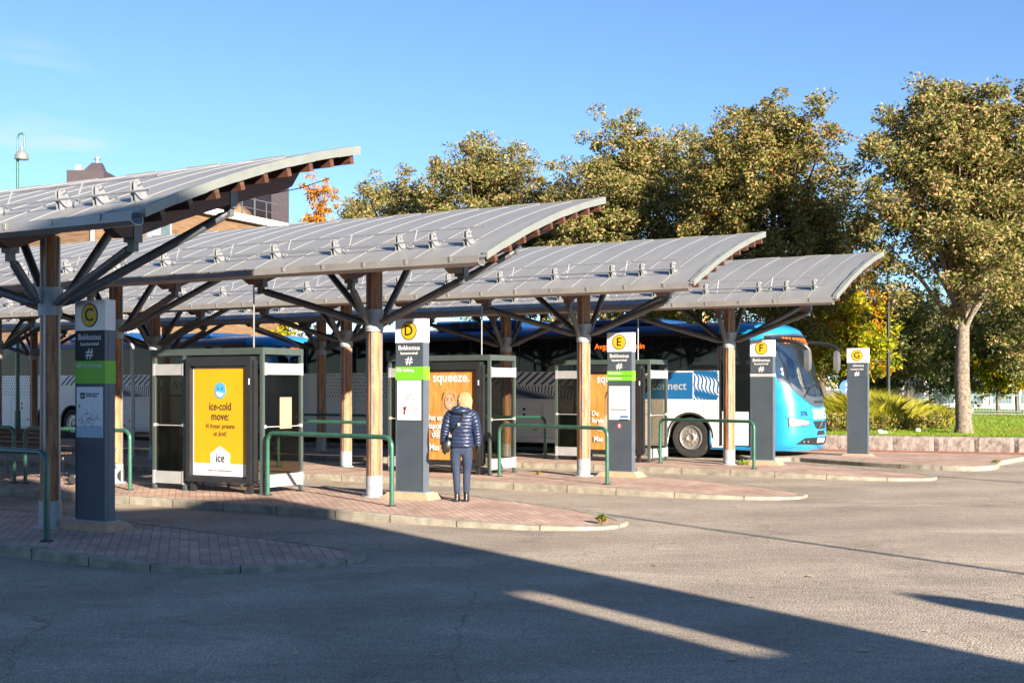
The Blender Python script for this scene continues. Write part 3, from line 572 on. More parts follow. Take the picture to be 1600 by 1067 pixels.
# ================================================================ SHELTERS
def shelter(k, t0, n0, kind, label):
    t = thing('bus_shelter', label, 'bus shelter', loc(k, t0, n0, PZ), ROT, 'glass bus shelters with advertising posters'); Hs = 2.22
    W = -2.36; Dp = .92
    m = MB(); m.box((W-.06, -.03, Hs-.02), (.03, .03, Hs+.085)); m.box((-.03, .03, Hs-.02), (.03, Dp+.03, Hs+.085)); m.box((W-.06, .03, Hs-.02), (W, Dp+.03, Hs+.085)); m.box((W, Dp-.03, Hs-.02), (-.03, Dp+.03, Hs+.085))
    m.box((W, .03, Hs+.05), (-.03, Dp-.03, Hs+.06)); m.build('roof_frame', 'sframe', t)
    for (x, y) in ((0, 0), (0, Dp), (W, Dp), (W, 0), (-.62-1.1-.42, 0)):
        if x == -.62-1.1-.42: x = -1.63-.04
        m = MB(); m.box((x-.028, y-.028, 0), (x+.028, y+.028, Hs-.02)); m.box((x-.06, y-.06, 0), (x+.06, y+.06, .01)); m.build('post', 'sframe', t)
    # side glass (returns backwards), with pale bars at top and bottom
    def glass(a, b_, lower=None):
        a = Vector(a); b_ = Vector(b_); d = (b_-a).normalized(); nn = Vector((d.y, -d.x, 0)); L_ = (b_-a).length
        M4 = Matrix(((d.x, -nn.x, 0, a.x), (d.y, -nn.y, 0, a.y), (0, 0, 1, 0), (0, 0, 0, 1)))
        m = MB(); m.box((.04, -.005, .28), (L_-.04, .005, 1.96), M4=M4); pn = m.build('glass_pane', 'sglass', t)
        for z0, z1 in ((1.88, 2.06), (.10, .30)):
            m = MB(); m.box((.03, -.035, z0), (L_-.03, -.008, z1), M4=M4)
            m.box((-.01, -.045, z0-.01), (.03, .02, z1+.01), M4=M4); m.box((L_-.03, -.045, z0-.01), (L_+.01, .02, z1+.01), M4=M4); m.build('glass_clamp_bar', 'clampbar', t)
        m = MB(); m.box((0.03, -.012, 1.05), (L_-.03, -.006, 1.062), M4=M4)
        for x in (.02, L_-.02): m.cyl(M4 @ Vector((x, -.03, 1.06)), M4 @ Vector((x, .02, 1.06)), .03, .03, 10)
        m.build('glass_clamp', 'silver', t); return M4, L_
    M4, L_ = glass((0, .02, 0), (0, Dp, 0))
    m = MB(); m.box((.05, .2, 0), (.09, .24, 2.1), M4=None)
    if kind == 'D':
        m = MB(); m.box((.38, -.012, 1.02), (.66, -.0055, 1.52), M4=M4); no = m.build('notice_sheet', mk('salmon_paper', (.50, .27, .17), .7), t)
        m = MB(); m.box((.42, -.014, 1.15), (.47, -.0125, 1.4), M4=M4); m.box((.5, -.014, 1.3), (.58, -.0125, 1.42), M4=M4); m.build('notice_print', 'foot', no)
    M4, L_ = glass((W, 0, 0), (-1.67, 0, 0))
    m = MB(); m.box((.08, .009, .3), (.55, .02, 1.04), M4=M4); m.build('lower_pane', 'gglass', t)
    glass((W, Dp, 0), (W, .02, 0))
    M4, L_ = glass((-.02, Dp, 0), (W/2+.02, Dp, 0)); glass((W/2-.02, Dp, 0), (W+.02, Dp, 0))
    m = MB(); 
    for q in range(4): m.box((W+.15, Dp-.42+q*.09, .47), (-1.0, Dp-.35+q*.09, .50))
    for x in (W+.3, -1.2): m.box((x-.02, Dp-.42, .0), (x+.02, Dp-.38, .47)); m.box((x-.02, Dp-.12, .0), (x+.02, Dp-.08, .47)); m.box((x-.02, Dp-.38, .43), (x+.02, Dp-.12, .468))
    m.build('seat', 'steel', t)
    # poster case
    px0, px1 = -1.56, -.16
    m = MB(); m.box((px0, -.10, .16), (px1, .06, .24)); m.box((px0, -.10, 2.02), (px1, .06, 2.17)); m.box((px0, -.10, .24), (px0+.09, .06, 2.02)); m.box((px1-.09, -.10, .24), (px1, .06, 2.02)); m.box((px0+.09, -.03, .24), (px1-.09, .06, 2.02))
    m.box((px0+.05, -.05, 0), (px0+.13, .03, .16)); m.box((px1-.13, -.05, 0), (px1-.05, .03, .16)); m.box((px1+.01, -.07, .2), (px1+.05, .03, 2.1))
    cs = m.build('poster_case', 'black', t)
    m = MB(); m.box((px1-.04, -.104, 1.72), (px1-.015, -.1005, 1.82)); m.build('case_label', 'white', cs)
    cx = (px0+px1)/2; a0, a1 = px0+.10, px1-.10; wd_ = a1-a0; zb, zt = .26, 2.0
    Y0 = -.034
    if kind == 'D':
        m = MB(); m.box((a0, Y0, zb), (a1, Y0+.003, zt)); po = m.build('poster', 'white', cs)
        m = MB(); m.box((a0+.03, Y0-.003, zb+.2), (a1-.01, Y0-.001, zt-.02)); m.build('poster_field', 'pyellow', cs)
        m = MB(); m.poly([(cx-.21, zb+.15), (cx+.21, zb+.15), (cx+.21, zb+.36), (cx, zb+.48), (cx-.21, zb+.36)], off=Y0-.009); m.build('poster_house_shape', 'white', cs)
        m = MB(); m.poly(disc(cx, 1.63, .13, 28, .92), off=Y0-.008); m.build('smiley', 'pblue', cs)
        m = MB(); m.poly(disc(cx, 1.61, .085, 20, .95)[10:21], off=Y0-.013); m.build('smiley_grin', 'white', cs)
        m = MB(); m.poly(disc(cx-.04, 1.66, .014, 10, .7), off=Y0-.013); m.poly(disc(cx+.04, 1.66, .014, 10, .7), off=Y0-.013); m.build('smiley_eye', 'ink', cs)
        yt = Y0-.006
        text('ice-cold', .185, 'ink', cs, (cx, yt, 1.37), 'poster_text', bold=.006, sx=.82); text('move:', .185, 'ink', cs, (cx, yt, 1.21), 'poster_text', bold=.006, sx=.86)
        text('Vi fryser prisene', .115, 'ink', cs, (cx, yt, 1.055), 'poster_text', sx=.82); text('ut året!', .115, 'ink', cs, (cx, yt, .935), 'poster_text', sx=.82)
        text('ice', .20, 'ink', cs, (cx+.01, Y0-.014, zb+.285), 'poster_text', bold=.005, sx=.85); text('Gjelder alle mobilabonnement', .042, 'grey', cs, (cx, yt, zb+.09), 'poster_text')
    else:
        m = MB(); m.box((a0, Y0, zb), (a1, Y0+.003, zt)); m.build('poster', 'pwood', cs)
        text('squeeze.', .27, 'white', cs, (cx, Y0-.004, zt-.13), 'poster_text', bold=.012, sx=.93)
        ym = Y0-.006
        hx, hz = cx-.02, 1.42
        m = MB(); m.poly([(hx-.22, hz-.42), (hx-.19, hz-.05), (hx-.13, hz+.16), (hx-.02, hz+.24), (hx+.10, hz+.20), (hx+.17, hz+.05), (hx+.18, hz-.2), (hx+.22, hz-.42)], off=ym); m.build('portrait_hair', mk('portrait_hair', (.38, .21, .08), .6, var=.35, scale=9, stretch=(9, 1, .6)), cs)
        m = MB(); m.poly([(hx-.42, zb+.42), (hx-.34, hz-.52), (hx-.15, hz-.36), (hx+.15, hz-.36), (hx+.36, hz-.52), (hx+.42, zb+.42)], off=ym-.004); m.build('portrait_sweater', mk('portrait_sweater', (.46, .34, .24), .7, var=.2, scale=7), cs)
        m = MB(); m.poly([(hx-.07, hz-.38), (hx-.06, hz-.2), (hx+.06, hz-.2), (hx+.07, hz-.38), (hx, hz-.44)], off=ym-.009); m.poly(disc(hx, hz-.02, .155, 24, .74), off=ym-.013); fc = m.build('portrait_face', mk('portrait_skin', (.52, .28, .17), .6, var=.06), cs)
        m = MB(); m.poly([(hx-.038, hz-.088), (hx+.038, hz-.088), (hx+.02, hz-.102), (hx, hz-.106), (hx-.02, hz-.102)], off=ym-.018); m.build('portrait_smile', 'white', cs)
        m = MB()
        for s_ in (-1, 1): m.poly(disc(hx+s_*.05, hz+.02, .013, 10, 1.5), off=ym-.018); m.poly([(hx+s_*.05-.028, hz+.052), (hx+s_*.05+.028, hz+.052), (hx+s_*.05, hz+.064)], off=ym-.018)
        m.build('portrait_eye', mk('portrait_dark', (.10, .05, .03), .6), cs)
        m = MB(); m.poly([(hx-.17, hz+.02), (hx-.12, hz+.17), (hx, hz+.235), (hx+.12, hz+.17), (hx+.15, hz+.0), (hx+.10, hz+.11), (hx-.01, hz+.15), (hx-.10, hz+.08)], off=ym-.018); m.build('portrait_fringe', mk('portrait_fringe', (.42, .24, .09), .6, var=.3, scale=9, stretch=(9, 1, .6)), cs)
        yt = ym-.020
        if kind == 'E': L3 = ('Det er', 'eapoe', 'do'); xs = (a0+.02, a0+.05, a0+.16)
        else: L3 = ('De           t,', 'fersk        va', ''); xs = (a0+.05, a0+.05, a0)
        for s_, x, z in zip(L3, xs, (1.08, .92, .76)):
            if s_: text(s_, .17, 'white', cs, (x, yt, z), 'poster_text', 'LEFT', bold=.006, sx=.85)
        text('Mas         e' if kind == 'F' else 'Mas', .18, 'white', cs, (a0+.1, yt, .50), 'poster_text', 'LEFT', bold=.008, sx=.85)
    return t
shelter('D', -1.72, -.62, 'D', 'glass bus shelter with yellow ice-cold move poster')
shelter('E', -1.66, -.72, 'E', 'glass bus shelter with wood-brown squeeze poster in front of the woman')
shelter('F', -1.76, -.34, 'F', 'glass bus shelter with wood-brown poster behind the letter E pylon')
# ================================================================ RAILINGS
def railing(p0, p1, label):
    p0 = Vector((p0.x, p0.y, PZ)); p1 = Vector((p1.x, p1.y, PZ)); L_ = (p1-p0).length
    t = thing('guard_railing', label, 'railing', p0, math.atan2(p1.y-p0.y, p1.x-p0.x), 'green tubular guard railings on the islands')
    m = MB(); h = .97; r_ = .14; pts = [Vector((0, 0, -.03)), Vector((0, 0, h-r_))]
    for i in range(1, 6): a = i/6*math.pi/2; pts.append(Vector((r_-r_*math.cos(a), 0, h-r_+r_*math.sin(a))))
    pts.append(Vector((r_, 0, h))); pts.append(Vector((L_-r_, 0, h)))
    for i in range(1, 6): a = i/6*math.pi/2; pts.append(Vector((L_-r_+r_*math.sin(a), 0, h-r_+r_*math.cos(a))))
    pts += [Vector((L_, 0, h-r_)), Vector((L_, 0, -.03))]
    m.tube(pts, .034, 12); m.build('hoop', 'green', t, smooth=True)
    for x in (0, L_):
        m = MB(); m.cyl((x, 0, -.001), (x, 0, .012), .07, .07, 12); m.build('ground_collar', 'rubber', t)
railing(loc('C', -1.55, -.7), loc('C', 1.14, -.98), 'green tubular railing in front of the nearest pole at bus stop C')
railing(loc('D', -1.56, -.68), loc('D', 1.18, -1.16), 'green tubular railing in front of the timber pole beside pylon D')
railing(loc('E', -1.28, -.98), loc('E', 1.33, -1.66), 'green tubular railing in front of the timber pole beside pylon E')
railing(loc('F', -1.48, -.36), loc('F', 1.0, -1.18), 'green tubular railing under the bus front wheel, beside pylon F')
railing(loc('D', -6.85, -1.0), loc('D', -4.19, -1.06), 'green tubular railing behind pylon C, right of the pushchair')
railing(loc('D', -9.9, -1.0), loc('D', -7.12, -1.02), 'green tubular railing in front of the slatted bench')
railing(loc('E', -6.8, -.9), loc('E', -4.2, -.95), 'green tubular railing seen between yellow poster and pole D')
railing(loc('F', -7.0, -.3), loc('F', -4.58, -.06), 'green tubular railing right of the squeeze poster shelter')
railing(loc('F', -12.2, -.6), loc('F', -9.4, -.6), 'green tubular railing far back in front of the white bus side')
# ================================================================ BENCH + PUSHCHAIR
t = thing('slatted_bench', 'dark slatted bench behind green railings at the left edge', 'bench', loc('D', -8.5, .35, PZ), ROT)
m = MB()
for i in range(5): m.box((-1.0, -.22+.09*i, .43), (1.0, -.15+.09*i, .46))
m.build('seat', 'soffit', t)
m = MB()
for i in range(5): m.box((-1.0, -.30-.03*i, .50+i*.085), (1.0, -.275-.03*i, .565+i*.085))
m.build('backrest', 'soffit', t)
for x in (-.8, .8):
    m = MB(); m.tube([(x, .18, 0), (x, .16, .41), (x, -.2, .41), (x, -.24, 0)], .022, 8); m.tube([(x, -.2, .41), (x, -.27, .5), (x, -.42, .92)], .02, 8); m.build('leg', 'steel', t)
t = thing('pushchair', 'dark pushchair with basket standing behind pylon C', 'pushchair', loc('D', -5.75, -.35, PZ), ROT+R(20))
m = MB()
for sx in (-.24, .24): m.tube([(sx, .45, .95), (sx, .1, .45), (sx, -.38, .13)], .014, 8); m.tube([(sx, -.12, .62), (sx, .32, .12)], .014, 8)
m.tube([(-.24, .45, .95), (-.24, .52, 1.0), (.24, .52, 1.0), (.24, .45, .95)], .016, 8); m.tube([(-.24, .1, .45), (.24, .1, .45)], .012, 8); m.build('frame', 'galv', t, smooth=True)
m = MB(); rg = []
for i in range(7): a = R(-10+28*i); rg.append([(sx, -.05+.27*math.cos(a)*s2, .72+.27*math.sin(a)*s2) for sx in (-.2, .2) for s2 in ((1, .96) if sx < 0 else (.96, 1))])
m.loft(rg); m.build('hood', 'black', t, smooth=True)
m = MB(); m.loft([[(-.2, -.25, .42), (.2, -.25, .42), (.2, -.2, .48), (-.2, -.2, .48)], [(-.2, .1, .38), (.2, .1, .38), (.2, .12, .46), (-.2, .12, .46)], [(-.2, .25, .80), (.2, .25, .80), (.2, .19, .82), (-.2, .19, .82)]]); m.build('seat', 'black', t)
m = MB(); m.loft([[(-.2, -.22, .16), (.2, -.22, .16), (.2, .25, .16), (-.2, .25, .16)], [(-.23, -.3, .36), (.23, -.3, .36), (.23, .32, .36), (-.23, .32, .36)]]); m.build('basket', 'trunk', t)
for sx in (-.27, .27):
    for y, r_ in ((-.38, .09), (.32, .12)):
        m = MB(); m.cyl((sx-.02, y, r_), (sx+.02, y, r_), r_, r_, 20); m.build('wheel', 'rubber', t)
# ================================================================ BUSES
BF = Vector((.845, -.535, 0)).normalized(); BN = Vector((.535, .845, 0)).normalized(); BROT = math.atan2(BF.y, BF.x)
def interp(tab, z):
    if z <= tab[0][0]: return tab[0][1]
    for (a, fa), (b_, fb) in zip(tab, tab[1:]):
        if z <= b_:
            u = (z-a)/(b_-a); u = u*u*(3-2*u)*.35+u*.65; return fa+(fb-fa)*u
    return tab[-1][1]
FT = [(a, b_+.74) for a, b_ in [(.24, -.10), (.36, -.02), (.6, .02), (1.0, .0), (1.35, -.04), (1.7, -.12), (2.2, -.26), (2.7, -.42), (3.1, -.58), (3.25, -.68), (3.36, -.86), (3.43, -1.15), (3.46, -1.5)]]
WT = [(.24, 1.20), (.4, 1.26), (3.1, 1.265), (3.22, 1.25), (3.32, 1.19), (3.40, 1.06), (3.44, .9), (3.46, .7)]
RC, PE = .84, 2.4
def FP(y, z, off=0):
    W = interp(WT, z); u = min(.999, abs(y)/W); x = interp(FT, z)-RC*(1-(1-u**PE)**(1/PE))
    du = u**(PE-1)*(1-u**PE)**(1/PE-1)*RC/W; n = Vector((1, math.copysign(du, y), .25)).normalized()
    return Vector((x, y, z))+n*off
def fth(y, z=1.1):
    W = interp(WT, z); u = abs(y)/W; du = u**(PE-1)*(1-u**PE)**(1/PE-1)*RC/W; return math.atan2(1, -math.copysign(du, y))
def front_patch(name, mat, parent, poly, off=.006, nu=1, th=None):
    """poly: list of rows, each a list of (y,z) points -> quads laid on the nose"""
    m = MB(); n = len(poly[0]); vs = [FP(y, z, off) for r_ in poly for y, z in r_]; fs = [(i*n+j, i*n+j+1, (i+1)*n+j+1, (i+1)*n+j) for i in range(len(poly)-1) for j in range(n-1)]
    m.add(vs, fs); return m.build(name, mat, parent, smooth=True)
def band(ya, yb, zlo, zhi, nu=16, nv=6):
    return [[(ya+(yb-ya)*i/nu, zlo(ya+(yb-ya)*i/nu)*(1-j/nv)+zhi(ya+(yb-ya)*i/nu)*j/nv) for i in range(nu+1)] for j in range(nv+1)]
def make_bus(L, dest, number, hero):
    t = thing('coach', '', 'bus', group='white and blue coaches parked in line')
    XS = -1.7; w0 = 1.265
    # nose shell
    m = MB(); zs = [.24+.0]+[.24+(3.46-.24)*i/46 for i in range(1, 47)]; rings = []
    for z in zs:
        W = interp(WT, z); Fz = interp(FT, z); r_ = [(XS, -W, z)]
        for i in range(31):
            a = -math.pi/2+math.pi*i/30; s_, c_ = math.sin(a), math.cos(a); y = W*math.copysign(abs(s_)**(2/PE), s_); xx = Fz-RC+RC*abs(c_)**(2/PE); r_.append((xx, y, z))
        r_.append((XS, W, z)); rings.append(r_)
    m.loft(rings, cap=False, close=False); m.add([Vector(p) for p in rings[-1]], [tuple(range(len(rings[-1])))])
    m.build('nose', 'cyan', t, smooth=True)
    # side skins with wheel arches
    wheels = [-2.24, -2.24-7.6, -2.24-8.95]
    def zbot(x):
        z = .29
        for wx in wheels:
            d = abs(x-wx)
            if d < .60: z = max(z, .52+math.sqrt(max(0, .60**2-d*d))*1.0)
        return z
    for sd in (-1, 1):
        m = MB(); x = -1.2; y = sd*w0; n = int((L-1.2)/.04); xs = [-1.2-(L-1.2)*i/n for i in range(n+1)]
        vs = []
        for x in xs: vs += [(x, y*.985, zbot(x)), (x, y, max(zbot(x), .36)+.001), (x, y, 1.46), (x, y, 2.23), (x, y, 3.20)]
        fs = [(5*i+q, 5*(i+1)+q, 5*(i+1)+q+1, 5*i+q+1) for i in range(n) for q in range(4)]
        m.add(vs, [f for f in fs if (f[0] % 5) in (0, 1, 2)]); sk = m.build('side_panel', 'buswhite', t)
        for wx in wheels:
            m = MB(); rg = []
            for i in range(17): a = math.pi*i/16; c_, s_ = math.cos(a), math.sin(a); rg.append([(wx+.60*c_, y*1.001, .52+.60*s_), (wx+.65*c_, y*1.006, .52+.65*s_), (wx+.65*c_, y*.99, .52+.65*s_)])
            m.loft(rg, cap=False); m.build('wheel_arch', 'rubber', sk)
            m = MB(); rg = []
            for i in range(17): a = math.pi*i/16; c_, s_ = math.cos(a), math.sin(a); rg.append([(wx+.605*c_, y*.995, .52+.605*s_), (wx+.605*c_, y*.3, .52+.605*s_)])
            m.loft(rg, cap=False, close=False); m.build('wheel_housing', 'rubber', sk)
    m = MB(); m.box((-L+.1, -1.15, .36), (-3.0, 1.15, .40)); m.box((-L+.05, -1.2, 1.30), (-1.3, 1.2, 1.36)); m.box((-1.2, -1.1, .36), (-.7, 1.1, .5)); m.build('floor', 'floor', t)
    m = MB(); m.box((-1.7, -1.1, 1.0), (-.9, 1.05, 1.22)); m.loft([[(-.9, -1.0, .9), (-.9, 1.0, .9), (-.9, 1.0, 1.36), (-.9, -1.0, 1.36)], [(-.42, -.85, 1.0), (-.42, .85, 1.0), (-.42, .85, 1.28), (-.42, -.85, 1.28)]]); m.build('dashboard', 'steel', t)
    # roof
    m = MB(); prof = [(w0, 3.10), (w0*.995, 3.20), (1.24, 3.26), (1.18, 3.34), (1.06, 3.40), (.88, 3.44), (.5, 3.47), (0, 3.48)]; full = [(-y, z) for y, z in prof]+[(y, z) for y, z in prof[::-1][1:]]
    m.loft([[(x, y, z) for y, z in full] for x in (-1.45, -L+.25, -L+.1, -L)][:2]+[[(-L+.1, y*.985, z-.03*(z > 3.15)) for y, z in full], [(-L, y*.95, z-.12*(z > 3.15)) for y, z in full]], cap=False, close=False)
    m.build('roof', 'navy', t, smooth=True)
    m = MB(); m.box((-5.6, -.95, 3.44), (-3.3, .95, 3.60)); m.box((-10.4, -1.0, 3.44), (-7.6, 1.0, 3.70)); rf = m.build('roof_pod', 'navy', t)
    bv = rf.modifiers.new('Bevel', 'BEVEL'); bv.width = .07; bv.segments = 3
    for q in range(4):
        m = MB(); m.box((-8.6-q*.42, -1.006, 3.5), (-8.28-q*.42, -1.001, 3.65)); m.build('pod_grille', 'black', rf)
    m = MB(); m.loft([[(-L, -1.26, .45), (-L, 1.26, .45), (-L, 1.26, 3.15), (-L, -1.26, 3.15)], [(-L-.06, -1.15, .5), (-L-.06, 1.15, .5), (-L-.08, 1.15, 3.1), (-L-.08, -1.15, 3.1)]]); m.build('rear_wall', 'navy', t)
    # side windows
    edges = [-2.5]
    while edges[-1] > -L+1.4: edges.append(edges[-1]-1.62)
    edges[-1] = -L+.12
    for sd in (-1, 1):
        for i, (a, b_) in enumerate(zip(edges, edges[1:])):
            m = MB(); y = sd*(w0+.002); m.box((b_+.012, min(y, y-sd*.012), 2.225), (a-.012, max(y, y-sd*.012), 3.14)); m.build('window', 'bglass', t)
        m = MB(); m.box((-L, sd*w0-.006, 3.12), (-1.55, sd*w0+.006, 3.20)); 
        for e in edges: m.box((e-.03, sd*w0-.03*(sd > 0)-.0*(sd < 0), 2.22), (e+.03, sd*w0+.03*(sd < 0), 3.14))
        m.build('window_pillars', 'black', t)
        # driver/door glass region
        if sd == 1:
            m = MB(); m.box((-2.45, w0-.01, 1.75), (-1.3, w0+.004, 3.12)); m.build('window', 'bglass', t)
            m = MB(); m.box((-2.49, w0-.012, .36), (-1.25, w0-.0, 1.75)); m.build('side_panel', 'buswhite', t)
    # door on the near side
    y = -w0
    m = MB(); m.box((-1.42, y-.012, .34), (-1.36, y+.03, 3.12)); m.box((-.64, y-.004, .34), (-.58, y+.09, 2.95)); m.box((-1.42, y-.012, 3.06), (-.7, y+.04, 3.13))
    m.box((-2.5, y-.004, 2.22), (-1.42, y+.01, 2.26)); m.box((-2.5, y-.004, 3.06), (-1.42, y+.01, 3.14)); m.box((-1.5, y-.004, 2.22), (-1.42, y+.01, 3.14)); dr = m.build('door', 'black', t)
    m = MB(); m.box((-1.36, y-.008, 1.2), (-.62, y-.002, 3.06)); m.build('door_glass', 'bglass', dr)
    m = MB(); m.box((-2.49, y-.003, 2.25), (-1.5, y+.006, 3.07)); m.build('window', 'bglass', t)
    m = MB(); m.box((-1.35, y-.010, .36), (-.66, y-.003, 1.19)); m.build('door_panel', 'buswhite', dr)
    m = MB(); m.tube([(-1.30, y-.035, 1.3), (-1.30, y-.035, 2.5)], .014, 6); m.build('handle', 'galv', dr)
    # windscreen and black surround
    ZB = lambda y: 1.30+.62*min(1, abs(y)/1.12)**2.6
    ZT = lambda y: 3.12-.05*(abs(y)/1.1)**2
    YW = 1.185
    front_patch('windscreen', 'wsglass', t, band(-YW, YW, lambda y: ZB(y)+.10, lambda y: ZT(y), 40, 20), .008)
    # dark sheet painted as the cab's shade, so the shell does not show through
    front_patch('cab_shade_sheet', mk('painted_cab_shade', (.05, .06, .07), .6), t, band(-YW, YW, lambda y: ZB(y)+.02, lambda y: ZT(y)+.04, 40, 20), .003)
    front_patch('cowl', 'anth', t, band(-.99, .99, ZB, lambda y: ZB(y)+.27-.10*abs(y), 30, 4), .012)
    front_patch('painted_dash_reflection', 'steel', t, band(-.85, .85, lambda y: 1.62+.12*y*y, lambda y: 1.92-.25*y*y, 20, 5), .0065)  # grey patch painted as the dash reflection in the windscreen
    for q, (ya, yb) in enumerate(((-.32, .0), (.03, .34))): front_patch('air_grille', 'black', t, band(ya, yb, lambda y: 1.40, lambda y: 1.46, 8, 1), .016)
    front_patch('destination_display', 'ledboard', t, band(-.95, .95, lambda y: 2.84, lambda y: 3.08, 24, 2), .010)
    m = MB()
    r_ = random.Random(4)
    for q in range(13):
        yy = -.80+q*.118+(.06 if q > 2 else 0); z0 = 2.885
        if yy > .85: break
        p = [FP(yy-.036, z0, .014), FP(yy+.036, z0, .014), FP(yy+.036, z0+.15, .014), FP(yy-.036, z0+.15, .014)]
        ii = [FP(yy-.014, z0+.035, .0145), FP(yy+.014, z0+.035, .0145), FP(yy+.014, z0+.115, .0145), FP(yy-.014, z0+.115, .0145)]
        m.add(p+ii, [(0, 1, 5, 4), (1, 2, 6, 5), (2, 3, 7, 6)]+([(3, 0, 4, 7)] if q % 2 else []))
    if hero: m.build('destination_text', 'led', t)
    # front details
    front_patch('number_field', 'plate', t, band(-.42, .60, lambda y: 1.02, lambda y: 1.24+.04*(abs(y)/.5)**2, 12, 2), .007)
    front_patch('logo_panel', 'cyan', t, band(.28, .5, lambda y: 1.06, lambda y: 1.22, 4, 1), .012); front_patch('logo_mark', 'plate', t, band(.32, .46, lambda y: 1.13, lambda y: 1.15, 3, 1), .015)
    text(number, .17, 'ink', t, FP(-.80, 1.145, .02), 'fleet_number', rot=(R(90), 0, fth(-.80)), bold=.004)
    for sd in (-1, 1):
        hl = front_patch('headlight', 'lamp', t, [[(sd*(1.14-.50*i/10), lo+(.03*i/10)) for i in range(11)] for lo in (.84,)]+[[(sd*(1.14-.50*i/10), .95+.01*math.sin(i/10*3)-.015*i/10) for i in range(11)]]+[[(sd*(1.14-.50*i/10), 1.04-.07*i/10) for i in range(11)]], .012)
        front_patch('headlight_rim', 'ink', t, [[(sd*(1.155-.53*i/10), .825+.03*i/10) for i in range(11)], [(sd*(1.155-.53*i/10), 1.055-.075*i/10) for i in range(11)]], .008)
        for q in (0, 1, 2):
            c = FP(sd*(1.04-.16*q), .945-.012*q, .016); m = MB(); d = Vector((1, sd*(.75-.2*q), 0)).normalized(); m.cyl(c-d*.005, c+d*.008, .045, .04, 16); m.build('headlamp_bulb', 'galv', t)
    front_patch('grille', 'black', t, [[(-.46+.92*i/12*1, .96) for i in range(13)], [(-.34+.68*i/12, .80) for i in range(13)], [(-.24+.48*i/12, .76) for i in range(13)]], .008)
    m = MB(); a, b_ = FP(-.14, .79, .02), FP(.17, .965, .02); d = Vector((0, .3, -.5)).normalized()*.011; m.add([a-d, a+d, b_+d, b_-d], [(0, 1, 2, 3)])
    for ang in range(0, 12): 
        a0_, a1_ = 2*math.pi*ang/12, 2*math.pi*(ang+1)/12; m.add([FP(.015+.042*math.cos(a0_), .875+.042*math.sin(a0_), .019), FP(.015+.042*math.cos(a1_), .875+.042*math.sin(a1_), .019), FP(.015+.030*math.cos(a1_), .875+.030*math.sin(a1_), .019), FP(.015+.030*math.cos(a0_), .875+.030*math.sin(a0_), .019)], [(0, 1, 2, 3)])
    m.build('grille_emblem', 'galv', t)
    for sd in (-1, 1):
        front_patch('bumper_seam', 'ink', t, [[(sd*1.17, .30), (sd*1.17, 1.08)], [(sd*1.178, .30), (sd*1.178, 1.08)]], .004)
        front_patch('bumper_seam', 'ink', t, [[(sd*(1.17-.7*i/12), 1.075-.10*(i/12)**2) for i in range(13)], [(sd*(1.17-.7*i/12), 1.083-.10*(i/12)**2) for i in range(13)]], .004)
        front_patch('bumper_seam', 'ink', t, [[(sd*(1.10-.25*i/8), .30+.09*i/8) for i in range(9)], [(sd*(1.10-.25*i/8), .306+.09*i/8) for i in range(9)]], .004)
    front_patch('small_grille', 'black', t, [[(-.30+.60*i/8, .615) for i in range(9)], [(-.21+.42*i/8, .72) for i in range(9)]], .008)
    front_patch('lower_intake', 'black', t, [[(-1.02+2.04*i/20, .38+.02*math.cos(i/20*6.28)) for i in range(21)], [(-.92+1.84*i/20, .47) for i in range(21)], [(-.80+1.6*i/20, .555) for i in range(21)]], .008)
    front_patch('number_plate', 'plate', t, band(-.26, .26, lambda y: .42, lambda y: .53, 6, 1), .022)
    for yy in (-.82, -.68): c = FP(yy, .46, .012); m = MB(); m.cyl(c, c+Vector((.012, -.006, 0)), .025, .022, 12); m.build('fog_lamp', 'lamp', t)
    # wipers and mirrors
    for ya, yb, yc, za in ((-.72, .10, -.20, 1.50), (.72, -.05, .95, 1.5)):
        p0 = FP(ya, za+.05, .03); p1 = FP((ya+yb)/2, 1.80, .05); p2 = FP(yb, 1.86, .035); m = MB(); m.tube([p0, p1], .013, 6); m.tube([FP(ya*.6+yb*.4-.25, 1.78, .03), p1, p2], .011, 6); m.build('wiper', 'black', t)
    for sd in (-1, 1):
        m = MB(); pts = [Vector((-.55, sd*1.20, 2.92)), Vector((-.05, sd*1.27, 2.96)), Vector((.42, sd*1.26, 2.92)), Vector((.72, sd*1.20, 2.83)), Vector((.84, sd*1.12, 2.70))]
        m.tube(smooth_line(pts, 4), [.05]*17, 8); mi = m.build('mirror_arm', 'black', t, smooth=True)
        m = MB(); m.loft([[(.80+a, sd*1.10+b_*sd, 2.74-z) for a, b_ in ((-.05*k, -.11*k), (.06*k, -.10*k), (.08*k, 0), (.06*k, .10*k), (-.05*k, .11*k))] for z, k in ((0, .4), (.05, .9), (.25, 1.1), (.48, 1.0), (.54, .55))]); m.build('mirror_housing', 'steel', mi, smooth=True)
        m = MB(); m.box((.740, sd*1.10-.085, 2.28), (.748, sd*1.10+.085, 2.68)); m.build('mirror_glass', 'pane', mi)
